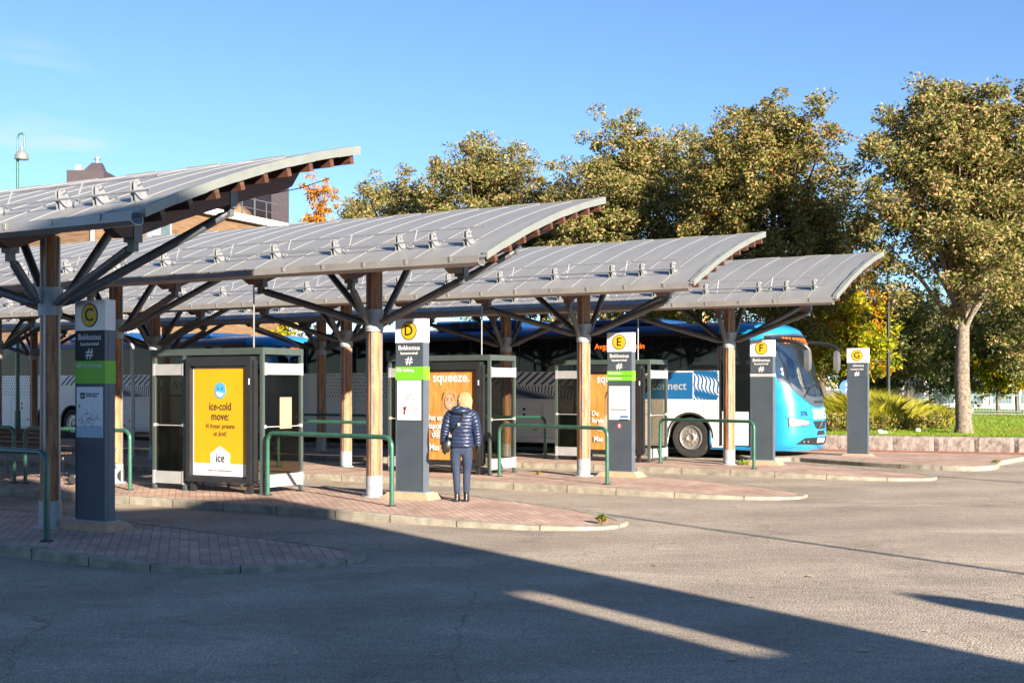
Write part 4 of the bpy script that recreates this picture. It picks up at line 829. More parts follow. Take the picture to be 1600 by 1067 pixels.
    # wheels
    for wx in wheels:
        for sd in (-1, 1):
            m = MB(); yo = sd*1.225; ya = sd*.93; rg = []
            for yy, rr in ((ya, .33), (ya, .47), (ya+sd*.03, .515), (yo-sd*.04, .52), (yo-sd*.005, .495), (yo, .42), (yo-sd*.02, .315), (yo-sd*.05, .30)):
                rg.append([(wx+rr*math.cos(2*math.pi*k/40), yy, .52+rr*math.sin(2*math.pi*k/40)) for k in range(40)])
            m.loft(rg, cap=False); ty = m.build('wheel', 'rubber', t, smooth=True)
            m = MB(); rg = []
            for yy, rr in ((yo-sd*.03, .312), (yo+sd*.005, .306), (yo+sd*.004, .285), (yo-sd*.05, .265), (yo-sd*.085, .20), (yo-sd*.03, .15), (yo+sd*.01, .10), (yo+sd*.012, .085), (yo-sd*.02, .07), (yo-sd*.02, .001)):
                rg.append([(wx+rr*math.cos(2*math.pi*k/40), yy, .52+rr*math.sin(2*math.pi*k/40)) for k in range(40)])
            m.loft(rg, cap=True)
            for k in range(10): a = 2*math.pi*k/10; c = Vector((wx+.175*math.cos(a), yo-sd*.05, .52+.175*math.sin(a))); m.cyl(c, c+Vector((0, sd*.04, 0)), .018, .014, 8)
            m.build('rim', 'chrome', ty, smooth=True)
            m = MB()
            for k in range(10): a = 2*math.pi*(k+.5)/10; c = Vector((wx+.245*math.cos(a), yo-sd*.062, .52+.245*math.sin(a))); m.cyl(c, c+Vector((0, sd*.012, 0)), .026, .026, 10)
            m.build('rim_holes', 'black', ty)
    # seats
    m = MB(); x = -2.9
    while x > -L+.9:
        for yy in (-.98, -.52, .52, .98):
            m.loft([[(x-.06, yy-.2, 1.36), (x+.06, yy-.2, 1.36), (x+.06, yy+.2, 1.36), (x-.06, yy+.2, 1.36)], [(x-.14, yy-.2, 2.25), (x-.05, yy-.2, 2.25), (x-.05, yy+.2, 2.25), (x-.14, yy+.2, 2.25)], [(x-.18, yy-.13, 2.50), (x-.10, yy-.13, 2.50), (x-.10, yy+.13, 2.50), (x-.18, yy+.13, 2.50)]])
        x -= .86
    m.build('seats', 'seat', t)
    # livery on both sides: waves, lettered panel, stripes, dots
    def ribbon(pts, wdt, m, yy):
        """poly-line band in the side plane, clipped by its points"""
        vs = []; n = len(pts)
        for i, (x, z) in enumerate(pts):
            a = pts[max(0, i-1)]; b_ = pts[min(n-1, i+1)]; d = Vector((b_[0]-a[0], b_[1]-a[1])).normalized(); nn = Vector((-d.y, d.x))*wdt/2
            vs += [(x+nn.x, yy, min(2.222, max(1.475, z+nn.y))), (x-nn.x, yy, min(2.222, max(1.475, z-nn.y)))]
        m.add(vs, [(2*i, 2*i+1, 2*i+3, 2*i+2) for i in range(n-1)])
    for sd in (-1, 1):
        yy = sd*(w0+.003); Z0, Z1 = 1.475, 2.222
        def wave_block(xa, xb, mat, wdt=.036, pitch=.085, ztop=2.222):
            m = MB(); c0 = min(xa, xb)-1.2
            while c0 < max(xa, xb)+1.0:
                pts = []
                for q in range(27):
                    z = Z0+(ztop-Z0)*q/26; x = c0-.75*(z-Z0)+.11*math.sin((z-Z0)*9+c0*2.4)
                    if min(xa, xb) <= x <= max(xa, xb): pts.append((x, z))
                    elif len(pts) > 2: ribbon(pts, wdt, m, yy); pts = []
                    else: pts = []
                if len(pts) > 2: ribbon(pts, wdt, m, yy)
                c0 += pitch
            m.build('wave_graphic', mat, t)
        wave_block(-1.45, -2.14, 'panelblue', .042, .088)
        wave_block(-5.0, -8.0, 'lineblue', .036, .085, 1.84)
        m = MB(); x = -1.0
        for q in range(5): ribbon([(-.70-q*.085, .95+.0*q), (-.66-q*.085, 1.1)], .03, m, yy) if False else None
        m = MB(); m.box((-4.87, min(yy, yy+sd*.002), 1.50), (-2.16, max(yy, yy+sd*.002), 2.18)); cp = m.build('lettered_panel', 'panelblue', t)
        text('connect', .30, 'silver', t, (-2.82, sd*(w0+.009), 1.83), 'panel_text', rot=(R(90), 0, 0) if sd < 0 else (R(90), 0, R(180)), bold=.006)
        m = MB(); m.add([(-3.72, sd*(w0+.008), 1.68), (-3.50, sd*(w0+.008), 1.68), (-3.42, sd*(w0+.008), 2.0), (-3.55, sd*(w0+.008), 1.88)], [(0, 1, 2, 3)]); m.build('panel_emblem', 'silver', t)
        m = MB(); x = -5.2
        while x > -10.2:
            pts = [(x-.45*(1-q/8)+.0, 1.87+(Z1-1.87)*q/8) for q in range(9)]; ribbon(pts, .06, m, yy); x -= .25
        m.build('stripe_graphic', 'lineblue', t)
        m = MB(); r_ = 0; x = -10.6; n_ = 0
        while x > -L+.5:
            for q in range(7):
                cx = x-(.055 if q % 2 else 0); cz = Z0+.06+q*.103; m.add([(cx+.024*math.cos(2*math.pi*k/7), yy, cz+.024*math.sin(2*math.pi*k/7)) for k in range(7)], [tuple(range(7))])
            x -= .115
        m.build('dot_graphic', 'lineblue', t)
        # hatches, flap, side marker
        m = MB()
        def outline(xa, xb, za, zb, th=.008):
            for (p, q) in (((xa, za), (xb, za+th)), ((xa, zb-th), (xb, zb)), ((xa, za), (xa+th, zb)), ((xb-th, za), (xb, zb))): m.box((min(p[0], q[0]), min(yy, yy+sd*.0015), min(p[1], q[1])), (max(p[0], q[0]), max(yy, yy+sd*.0015), max(p[1], q[1])))
        outline(-3.65, -3.35, 1.17, 1.40) if False else None
        outline(-1.86, -1.62, 1.08, 1.34); outline(-4.75, -3.3, .42, 1.42); outline(-6.6, -4.8, .42, 1.42); outline(-8.1, -6.65, .42, 1.42); outline(-13.2, -12.1, .6, 1.42)
        m.build('panel_seams', 'grey', t)
        for xx in (-5.6, -7.2, -12.6):
            m = MB(); m.cyl((xx, sd*(w0-.001), 1.2), (xx, sd*(w0+.012), 1.2), .04, .04, 12); m.cyl((xx, sd*(w0-.001), 1.05), (xx, sd*(w0+.012), 1.05), .04, .04, 12); m.build('flap_lock', 'ink', t)
            m = MB(); m.box((xx+.3, min(yy, yy+sd*.01), .62), (xx+.42, max(yy, yy+sd*.01), .67)); m.build('side_marker', 'foot', t)
    return t
w1 = gnd(1078, 715.5, 0)
nose = w1+BF*2.24+BN*1.26
bus = make_bus(15.2, '', '376', True); bus.location = nose; bus.rotation_euler = (0, 0, BROT)
bus['label'] = 'white coach with light blue nose numbered 376 parked behind pylon F'
text('Avgang om 6 min', .21, 'led', bus, (-4.25, -1.274, 2.87), 'led_text', bold=.003)
flush_text()
rear = nose-BF*(15.2+1.0)
bus2 = dup(bus, rear, BROT, 'white coach with blue roof behind the yellow poster shelter, partly hidden')
for c in list(bus2.children):
    if c.name.startswith(('led_text', 'fleet_number', 'destination_text', 'lettered_panel', 'panel_text', 'panel_emblem')): bpy.data.objects.remove(c)
text('FB3B', .21, 'led', bus2, tuple(FP(-.66, 2.96, .035)), 'route_number', rot=(R(80), 0, fth(-.66, 2.96)), bold=.004)
text('Bekkestua', .13, 'led', bus2, tuple(FP(.30, 3.00, .03)), 'destination_text', rot=(R(84), 0, R(85)), bold=.002)
text('Ingen påstigning', .08, 'led', bus2, tuple(FP(.30, 2.90, .03)), 'destination_text', rot=(R(84), 0, R(85)), bold=.001)
text('FLYBUSS', .30, 'lineblue', bus2, (-4.2, -1.272, 1.86), 'side_text', shear=.25, bold=.01)
m = MB(); m.box((-5.3, -1.270, 1.50), (-3.0, -1.268, 1.56)); m.build('side_stripe', 'lineblue', bus2)
# ================================================================ WOMAN
WP = gnd(721, 781.8, PZ); WP.z = PZ-.012
pr = thing('person', 'woman seen from behind in navy quilted jacket and jeans beside pylon D', 'person', WP, R(-4)); pr.scale = (1.03, 1.03, 1.035)
def skinfig(name, nodes, edges, mat, parent, sub=2, root=0):
    me = bpy.data.meshes.new(name); me.from_pydata([n[:3] for n in nodes], edges, []); me.materials.append(M[mat]); o = bpy.data.objects.new(name, me); COL.objects.link(o); o.parent = parent
    md = o.modifiers.new('Skin', 'SKIN'); 
    sv = me.skin_vertices[0].data if me.skin_vertices else None
    if sv is None:
        bm = bmesh.new(); bm.from_mesh(me); lay = bm.verts.layers.skin.verify()
        for v, n in zip(bm.verts, nodes): v[lay].radius = (n[3], n[4] if len(n) > 4 else n[3]); v[lay].use_root = False
        bm.verts.ensure_lookup_table(); bm.verts[root][lay].use_root = True; bm.to_mesh(me); bm.free()
    else:
        for v, n in zip(sv, nodes): v.radius = (n[3], n[4] if len(n) > 4 else n[3])
        sv[root].use_root = True
    s_ = o.modifiers.new('Sub', 'SUBSURF'); s_.levels = sub; s_.render_levels = sub
    md.use_smooth_shade = True; return o
# one continuous body: pelvis, legs, spine, neck, head, arms (left and right mirrored, slight stance)
nodes = [(0, 0, .80, .115, .10), (0, .0, .95, .10, .085), (0, .0, 1.10, .11, .085), (0, -.005, 1.24, .10, .075), (0, .0, 1.33, .045), (0, .01, 1.40, .055), (0, .01, 1.47, .080), (0, .01, 1.535, .05),
         (-.085, 0, .74, .075), (-.078, .005, .44, .045), (-.06, -.01, .10, .032), (-.065, .08, .04, .035), (.085, 0, .74, .075), (.078, .025, .44, .045), (.070, .015, .10, .032), (.070, .09, .04, .032),
         (-.15, -.01, 1.25, .05), (-.215, -.02, 1.02, .038), (-.245, .02, .82, .028), (.15, -.01, 1.25, .05), (.205, -.02, 1.02, .038), (.215, .03, .82, .028)]
ed = [(0, 1), (1, 2), (2, 3), (3, 4), (4, 5), (5, 6), (6, 7), (0, 8), (8, 9), (9, 10), (10, 11), (0, 12), (12, 13), (13, 14), (14, 15), (3, 16), (16, 17), (17, 18), (3, 19), (19, 20), (20, 21)]
skinfig('body', nodes, ed, 'skin', pr)
jn = [(0, -.005, .80, .150, .118), (0, 0, .90, .145, .115), (-.088, -.005, .70, .092), (-.09, .0, .58, .080), (-.078, .005, .44, .062), (-.066, -.01, .28, .058), (-.060, -.012, .11, .046), (-.060, -.012, .085, .045),
      (.088, -.005, .70, .092), (.086, .0, .58, .080), (.078, .025, .44, .062), (.074, .005, .28, .058), (.070, .012, .11, .046), (.070, .012, .085, .045)]
skinfig('jeans', jn, [(0, 1), (0, 2), (2, 3), (3, 4), (4, 5), (5, 6), (6, 7), (0, 8), (8, 9), (9, 10), (10, 11), (11, 12), (12, 13)], 'jeans', pr)
def ell(cx, cy, z, rx, ry, n=36, sq=2.3, tilt=0):
    out = []
    for k in range(n):
        a = 2*math.pi*k/n; c_, s_ = math.cos(a), math.sin(a); out.append(Vector((cx+rx*math.copysign(abs(c_)**(2/sq), c_), cy+ry*math.copysign(abs(s_)**(2/sq), s_), z+tilt*c_)))
    return out
# quilted jacket torso
m = MB(); rg = []; JT = [(.765, .160, .120), (.80, .180, .135), (.90, .174, .132), (1.00, .158, .120), (1.10, .180, .128), (1.20, .195, .125), (1.26, .190, .115), (1.31, .15, .10), (1.345, .09, .08), (1.37, .065, .065)]
N = 130
for i in range(N+1):
    z = .775+(1.37-.775)*i/N
    for (z0, a0_, b0_), (z1, a1_, b1_) in zip(JT, JT[1:]):
        if z <= z1+1e-6: u = (z-z0)/(z1-z0); rx, ry = a0_+(a1_-a0_)*u, b0_+(b1_-b0_)*u; break
    ph = (z-.775)/.052; puff = abs(math.sin(math.pi*ph))**.45*.014-.005
    if z > 1.30: puff *= .4
    e = ell(.0, -.004, z, rx+puff, ry+puff, 44)
    e = [Vector((p.x+.0025*math.sin(k*2.9+math.floor(ph)*5), p.y+.002*math.sin(k*3.7+math.floor(ph)*3), p.z+.004*math.sin(k*.8+math.floor(ph)*2))) for k, p in enumerate(e)]; rg.append(e)
m.loft(rg)
m.build('jacket', 'jacket', pr, smooth=True)
for sx, pts in ((-1, [(-.125, -.01, 1.265), (-.180, -.012, 1.20), (-.218, -.022, 1.08), (-.238, -.022, .99), (-.252, .0, .90), (-.262, .018, .815)]), (1, [(.125, -.01, 1.265), (.176, -.012, 1.20), (.212, -.022, 1.08), (.226, -.022, .99), (.232, .004, .90), (.230, .028, .815)])):
    m = MB(); P = smooth_line([Vector(p) for p in pts], 16); n = len(P); rs = []
    for i in range(n):
        u = i/(n-1); base = .078*(1-u)+.047*u; base *= (.62 if i == 0 else 1); ph = u*11.5; rs.append(base+abs(math.sin(math.pi*ph))**.5*.012-.004)
    m.tube(P, rs, 20); m.build('sleeve', 'jacket', pr, smooth=True)
# hood hanging on the shoulders
m = MB(); rg = []
for i in range(15):
    a = math.pi*2*(i/14); pass
rg = []
for i in range(13):
    u = i/12; z = 1.365-.165*u; rx = .088+.055*math.sin(math.pi*min(1, u*1.15+.1)); ry = .05+.065*math.sin(math.pi*min(1, u*1.1+.12)); cy = -.04-.055*math.sin(math.pi*min(1, u*.95)); k_ = 1 if u < .9 else (1-u)/.1*.5+.5
    rg.append(ell(0, cy, z, rx*k_, ry*k_, 28, 2.0))
m.loft(rg); hd = m.build('hood', 'jacket', pr, smooth=True)
m = MB(); m.tube([Vector((.062*math.cos(a), -.148-.012*math.cos(a*2), 1.315+.038*math.sin(a))) for a in [2*math.pi*i/20 for i in range(21)]], .014, 8); m.build('hood_seam', 'jacket', hd, smooth=True)
# head shape with hair (seen from behind)
m = MB(); rg = []
HP = [(1.30, .030, -.01), (1.325, .078, -.012), (1.37, .096, -.008), (1.42, .102, -.004), (1.47, .098, .0), (1.51, .087, .004), (1.54, .068, .008), (1.560, .048, .01), (1.570, .02, .01)]
for i in range(41):
    z = 1.30+.27*i/40
    for (z0, r0, c0), (z1, r1, c1) in zip(HP, HP[1:]):
        if z <= z1+1e-6: u = (z-z0)/(z1-z0); r_ = r0+(r1-r0)*u; c_ = c0+(c1-c0)*u; break
    e = []
    for k in range(60):
        a = 2*math.pi*k/60; lock = .0035*math.sin(k*2.1+z*9)+.0025*math.sin(k*5.3+z*22); face = max(0, math.sin(a))**3*.035 if 1.34 < z < 1.50 else 0
        e.append(Vector(((r_+lock)*math.cos(a), c_-.012+(r_*1.10+lock-face)*math.sin(a), z)))
    rg.append(e)
m.loft(rg); ha = m.build('hair', 'hair', pr, smooth=True)
m = MB(); rr_ = random.Random(5)
for k in range(320):
    a = rr_.uniform(math.pi*.85, math.pi*2.15); z0 = rr_.uniform(1.38, 1.55); pts = []
    for q in range(5):
        z = z0-q*.035
        r_ = .100-(max(0, z-1.47)*.45)**1.0 if z > 1.47 else .105-.20*max(0, 1.40-z); pts.append(Vector((r_*math.cos(a+q*.03), -.010+r_*1.12*math.sin(a+q*.03), z)))
    m.tube(pts, [.003, .0045, .004, .0035, .001], 4)
m.build('hair_locks', 'hair', ha, smooth=True); ha.rotation_euler = (0, R(2), R(-9))
# face: features on the far side of the head
m = MB(); m.loft([ell(0, .060, z, r_*.8, r_*.55, 20, 2) for z, r_ in ((1.365, .03), (1.39, .055), (1.43, .072), (1.47, .075), (1.50, .062))]); fc = m.build('face', 'skin', pr, smooth=True); fc.rotation_euler = (0, R(2), R(-9))
m = MB(); m.loft([ell(0, .098+d, z, r_, r_*.9, 10, 2) for z, r_, d in ((1.405, .010, .006), (1.415, .012, .012), (1.435, .008, .006), (1.455, .004, 0))]); m.build('nose', 'skin', fc, smooth=True)
m = MB(); m.box((-.022, .098, 1.388), (.022, .104, 1.394)); m.build('mouth', 'red', fc)
for sx in (-1, 1):
    m = MB(); m.cyl((sx*.028, .090, 1.452), (sx*.028, .099, 1.452), .010, .006, 10); m.build('eye', 'ink', fc)
    # ankle boots
    m = MB(); cx = sx*.062; sec = [(-.045, .0, .030, .002), (-.05, .0, .034, .02)]
    rgs = [ell(cx, .025, 0.0, .040, .115, 20, 2.6), ell(cx, .025, .018, .041, .117, 20, 2.6), ell(cx, .022, .045, .040, .110, 20, 2.4), ell(cx, -.002, .075, .040, .075, 20, 2.2), ell(cx, -.018, .11, .038, .046, 20, 2), ell(cx, -.018, .135, .041, .048, 20, 2)]
    m.loft(rgs); m.box((cx-.03, -.088, -.001), (cx+.03, -.04, .02)); bo = m.build('boot', 'leather', pr, smooth=True)
    if sx > 0: bo.location = (.008, .025, 0)
# gloved hands: palm plus separate bent fingers
for sx, W_ in ((-1, Vector((-.264, .022, .80))), (1, Vector((.231, .032, .80)))):
    nd = [(W_.x, W_.y, W_.z+.02, .030, .024), (W_.x+sx*.004, W_.y+.008, W_.z-.03, .034, .020), (W_.x+sx*.004, W_.y+.012, W_.z-.065, .036, .017)]; e_ = [(0, 1), (1, 2)]
    g_ = skinfig('glove', nd, e_, 'leather', pr, 2)
    for f, (dy, ln_) in enumerate(((-.028, .055), (-.010, .068), (.010, .064), (.027, .05))):
        b0_ = Vector((W_.x+sx*.004, W_.y+.012+dy, W_.z-.062)); c1_ = b0_+Vector((-sx*.004, .004, -ln_*.5)); c2_ = c1_+Vector((-sx*.014, .006, -ln_*.38)); c3_ = c2_+Vector((-sx*.014, .004, -ln_*.14))
        m = MB(); m.tube([b0_+Vector((0, 0, .012)), b0_, c1_, c2_, c3_], [.010, .0105, .010, .0092, .006], 8); m.build('finger', 'leather', g_, smooth=True)
    b0_ = Vector((W_.x, W_.y+.03, W_.z-.015)); m = MB(); m.tube([b0_, b0_+Vector((-sx*.012, .022, -.02)), b0_+Vector((-sx*.018, .030, -.045)), b0_+Vector((-sx*.020, .030, -.058))], [.012, .0115, .010, .006], 8); m.build('thumb', 'leather', g_, smooth=True)
# shoulder bag worn across the back
bg_ = thing('shoulder_bag', 'small black bag on diagonal strap across the womans quilted back', 'bag', WP, R(-4)); bg_.scale = (1.03, 1.03, 1.035)
m = MB(); pts = smooth_line([Vector(p) for p in ((.075, .06, 1.35), (.085, -.04, 1.345), (.06, -.150, 1.26), (-.02, -.160, 1.12), (-.10, -.158, 1.00), (-.175, -.135, .90), (-.205, -.10, .86))], 6); rg = []
for i, p in enumerate(pts):
    d = (pts[min(i+1, len(pts)-1)]-pts[max(0, i-1)]).normalized(); s_ = Vector((0, -1, 0)).cross(d).normalized()*.011 if abs(d.y) < .9 else Vector((.011, 0, 0)); rg.append([p+s_, p+s_+Vector((0, -.005, 0)), p-s_+Vector((0, -.005, 0)), p-s_])
m.loft(rg); m.build('strap', 'leather', bg_)
m = MB(); m.box((-.035, -.178, 1.085), (.0, -.166, 1.13)); m.box((-.16, -.165, .925), (-.125, -.150, .965)); m.build('buckle', 'galv', bg_)
m = MB(); c = Vector((-.20, -.10, .80)); m.loft([[c+Vector((sx*.058*k+dx, sy*.032*k, z)) for sx, sy in ((-1, -1), (-.3, -1.2), (.6, -1.1), (1, -.6), (1, .7), (.3, 1.1), (-.8, 1))] for z, k, dx in ((-.10, .55, -.02), (-.085, .85, -.015), (-.02, 1.0, -.005), (.05, .9, .008), (.075, .6, .012))]); m.build('pouch', 'leather', bg_, smooth=True)
# ================================================================ TREES
def leaf_cloud(centers, radii, per, size, rs, flat=.75, droop=.0):
    """leaf-sized folded blades scattered round clump centres; returns verts, faces"""
    n = len(centers)*per; C_ = np.repeat(centers, per, 0); Rr = np.repeat(radii, per)[:, None]
    d = rs.normal(size=(n, 3)); d /= np.linalg.norm(d, axis=1)[:, None]; rad = rs.uniform(.15, 1, (n, 1))**.55
    P = C_+d*rad*Rr*np.array([1, 1, flat]); 
    out = d*np.array([1, 1, .6])+rs.normal(size=(n, 3))*.45+np.array([0, 0, -droop]); out /= np.linalg.norm(out, axis=1)[:, None]
    up = rs.normal(size=(n, 3)); side = np.cross(out, up); side /= np.linalg.norm(side, axis=1)[:, None]; nrm = np.cross(side, out)
    s = size*rs.uniform(.6, 1.25, (n, 1)); L_ = out*s; W_ = side*s*.24
    v = np.stack([P-L_*.5, P+W_+nrm*s*.06, P+L_*.5-nrm*s*.05, P-W_+nrm*s*.06], 1).reshape(-1, 3)
    f = np.arange(n*4).reshape(-1, 4); return v, f
def tree(name, label, cat, base, H, rx, ry, zc, rz, mats, nclump, per, leaf=.17, seed=1, trunk_r=.16, group='trees beyond the bus stops', droop=.1, cr=.55, lobes=None, fork=None):
    rs = np.random.RandomState(seed); t = thing(name, label, cat, base, 0, group)
    # crown: lobes pushed out of an ellipsoid; clump centres spread through the volume, denser near the surface
    if lobes is None:
        lobes = []
        for i in range(17):
            a = i*2.4+seed; el = rs.uniform(-.75, .9); q = math.sqrt(1-el*el)*rs.uniform(.45, .72)
            lobes.append((rx*q*math.cos(a), ry*q*math.sin(a), zc+rz*el*.68, rs.uniform(.40, .56)))
        lobes.append((0, 0, zc, .72)); lobes.append((rs.uniform(-.2, .2)*rx, 0, zc+rz*.62, .38))
    cs = []
    tries = 0
    while len(cs) < nclump and tries < nclump*40:
        tries += 1; lb = lobes[rs.randint(len(lobes))]; d = rs.normal(size=3); d /= np.linalg.norm(d); rr = rs.uniform(0, 1)**.38
        p = np.array([lb[0], lb[1], lb[2]])+d*rr*lb[3]*np.array([rx, ry, rz])*1.02
        if (p[0]/rx)**2+(p[1]/ry)**2+((p[2]-zc)/rz)**2 < 1.12: cs.append(p)
    cs = np.array(cs); rad = rs.uniform(.45, 1.0, len(cs))*cr
    v, f = leaf_cloud(cs, rad, per, leaf, rs, droop=droop)
    # stray twigs past the outline
    rawmesh('crown', v, f, mats[0], t)
    m = MB(); top = zc-rz*.45 if fork is None else fork
    pts = [Vector((0, 0, -.1)), Vector((.02, 0, .25)), Vector((-.03, .02, top*.5)), Vector((0, 0, top)), Vector((.1, .05, zc+rz*.3))]
    m.tube(pts, [trunk_r*1.5, trunk_r*1.12, trunk_r, trunk_r*.8, trunk_r*.3], 12); m.build('trunk', mats[1], t, smooth=True)
    m = MB(); step = max(1, len(cs)//42)
    for p in cs[::step][:46]:
        z0 = min(max(top*rs.uniform(.85, 1.1), 1.0), p[2]-.2) if p[2] > top else top*.85
        a = Vector((0, 0, z0)); e = Vector(p); mid = a.lerp(e, .5)+Vector((0, 0, .10*(e-a).length)); r0 = trunk_r*rs.uniform(.28, .5)
        m.tube([a, mid, e], [r0, r0*.55, .012], 5)
    m.build('limbs', mats[1], t, smooth=True)
    return t
LM = dict(
    chest=leafmat('chestnut_leaves', [(0, (0.070, 0.092, 0.022)), (.30, (0.151, 0.166, 0.036)), (.55, (0.265, 0.234, 0.067)), (.78, (0.380, 0.301, 0.134)), (1, (0.380, 0.185, 0.086))], trans=.25),
    chest2=leafmat('chestnut_leaves_turning', [(0, (0.059, 0.081, 0.017)), (.30, (0.142, 0.150, 0.028)), (.55, (0.247, 0.212, 0.057)), (.80, (0.342, 0.265, 0.113)), (1, (0.389, 0.161, 0.045))], patch=((.42, .16, .02), .6, .66), trans=.25),
    orange=leafmat('orange_leaves', [(0, (.34, .12, .02)), (.5, (.55, .24, .03)), (1, (.62, .36, .06))], trans=.4),
    maple=leafmat('yellow_green_leaves', [(0, (0.092, 0.149, 0.014)), (.4, (0.276, 0.345, 0.017)), (.7, (0.575, 0.483, 0.017)), (1, (0.667, 0.322, 0.023))], patch=((.60, .27, .02), .6, .56), trans=.4),
    dark=leafmat('dark_green_leaves', [(0, (0.036, 0.066, 0.022)), (.6, (0.102, 0.144, 0.042)), (1, (0.240, 0.216, 0.084))], trans=.25),
    pine=leafmat('pine_needles', [(0, (0.068, 0.101, 0.034)), (.6, (0.189, 0.196, 0.061)), (1, (0.338, 0.257, 0.108))], trans=.15),
    grassy=leafmat('yellow_grass_blades', [(0, (.32, .34, .02)), (.5, (.56, .54, .03)), (1, (.66, .56, .12))], trans=.4),
    straw=leafmat('straw_stems', [(0, (.50, .36, .20)), (1, (.66, .52, .34))]),
    ivy=leafmat('hedge_leaves', [(0, (.08, .13, .03)), (.5, (.22, .24, .06)), (.8, (.36, .26, .07)), (1, (.36, .12, .06))], trans=.25),
    blade=leafmat('grass_blades', [(0, (.13, .22, .02)), (.6, (.26, .36, .03)), (1, (.40, .42, .08))], trans=.4))
def xy(px, Y): return ((px-800)/F_PX*Y, Y)
x, y = xy(1505, 35.8); zb = lawn_z(x, y)
tree('broadleaf_tree', 'large olive-brown tree with pale thick trunk standing on the lawn', 'tree', (x, y, zb-.02), 10, 3.3, 2.8, 6.65, 3.45, (LM['chest'], M['trunk']), 700, 150, .128, 11, .205, fork=3.2)
defs = [
    ('tall olive-brown tree with rusty patches behind the F canopy tip', 1215, 42, 3.5, 6.35, 4.8, 'chest2', 21, 760),
    ('tall olive-brown tree above the E canopy, directly behind its high tip', 965, 46, 3.3, 6.5, 4.6, 'chest', 35, 700),
    ('olive-brown tree above the middle of the D canopy', 745, 51, 3.0, 7.5, 4.0, 'chest', 44, 620),
    ('lower olive-brown tree left of the others above the D canopy', 625, 55, 2.75, 7.2, 3.6, 'chest', 58, 520),
    ('olive tree filling the gap between two taller crowns behind canopy E', 1092, 49, 2.7, 6.9, 4.5, 'chest', 63, 420),
    ('small olive tree at left end of the row beside the orange birch', 572, 60, 1.7, 7.8, 2.9, 'chest', 71, 230),
    ('olive tree between two crowns, behind the high tip of canopy D', 850, 52, 2.9, 7.0, 3.4, 'chest2', 77, 460),
    ('olive tree at the right edge behind the lawn tree crown', 1640, 46, 3.0, 6.0, 3.9, 'chest', 83, 260)]
for lb, px, Y, r_, zc, rz, mt, sd, nc in defs:
    x, y = xy(px, Y); tree('broadleaf_tree', lb, 'tree', (x, y, .4), 0, r_, r_*.9, zc, rz, (LM[mt], M['dtrunk']), nc, 120, .138, sd, .17)
x, y = xy(1285, 50); tree('maple_tree', 'orange autumn maple glimpsed between the tall crowns', 'tree', (x, y, .4), 0, 2.3, 2.0, 4.6, 3.3, (LM['orange'], M['dtrunk']), 90, 60, .19, 91)
x, y = xy(498, 66); tree('birch_tree', 'slender orange birch left of the olive trees', 'tree', (x, y, .4), 0, 1.35, 1.3, 9.2, 3.6, (LM['orange'], M['trunk']), 110, 50, .16, 95, .12, cr=.42, droop=.9)
x, y = xy(360, 74); tree('birch_tree', 'orange treetop peeking over the timber-clad roof edge', 'tree', (x, y, .4), 0, 2.2, 1.8, 9.6, 2.7, (LM['orange'], M['trunk']), 70, 50, .16, 97, .12, droop=.5)
for lb, px, Y, r_, zc, rz, sd, nc, mt in (
    ('yellow-green maple right behind the light blue bus nose', 1325, 44, 1.9, 3.0, 1.75, 101, 170, 'maple'), ('yellow-green maple above the bus roof beside pylon F', 1215, 45, 2.2, 3.0, 1.75, 102, 150, 'maple'),
    ('yellow maple showing under canopy F left of its pole', 1010, 48, 2.3, 3.2, 1.8, 103, 110, 'maple'), ('yellow maple showing under canopy E near the bus roof grille', 900, 50, 2.0, 3.0, 1.8, 104, 80, 'maple'),
    ('yellow-green maple between the two buses', 425, 58, 2.3, 3.0, 2.2, 105, 80, 'maple'),
    ('dark shrub tree left of the bus roof seen through the windows', 760, 49, 3.6, 2.2, 1.9, 106, 120, 'dark'),
    ('grey-green small tree behind the black lamp post', 1420, 50, 1.9, 3.2, 2.3, 107, 170, 'pine'), ('dark green shrub behind pylon G', 1360, 52, 1.9, 2.2, 1.9, 108, 90, 'dark'),
    ('brownish pine with drooping boughs right of the pale trunk', 1590, 51, 2.2, 3.2, 2.5, 109, 260, 'pine'), ('dark pine directly behind the pale trunk', 1510, 54, 2.4, 3.0, 2.6, 110, 190, 'pine'),
    ('dense dark evergreen behind the fence left of the pale trunk', 1455, 58, 2.6, 3.4, 2.9, 112, 230, 'dark'), ('dense dark evergreen at the far right behind the pine', 1640, 58, 2.8, 3.6, 3.2, 113, 260, 'dark'), ('green shrub mass between bus nose and the black lamp post', 1345, 54, 2.4, 3.6, 2.8, 114, 200, 'dark'),
    ('bright green bush above the right end of the railing fence', 1560, 51, 1.0, 1.9, .9, 111, 60, 'maple')):
    x, y = xy(px, Y); tree('small_tree' if rz < 2.1 else 'leafy_tree', lb, 'tree', (x, y, .4), 0, r_, r_*.8, zc, rz, (LM[mt], M['dtrunk']), nc, 62, .16, sd, .08, cr=.5, group='lower shrubs and trees behind the bus')
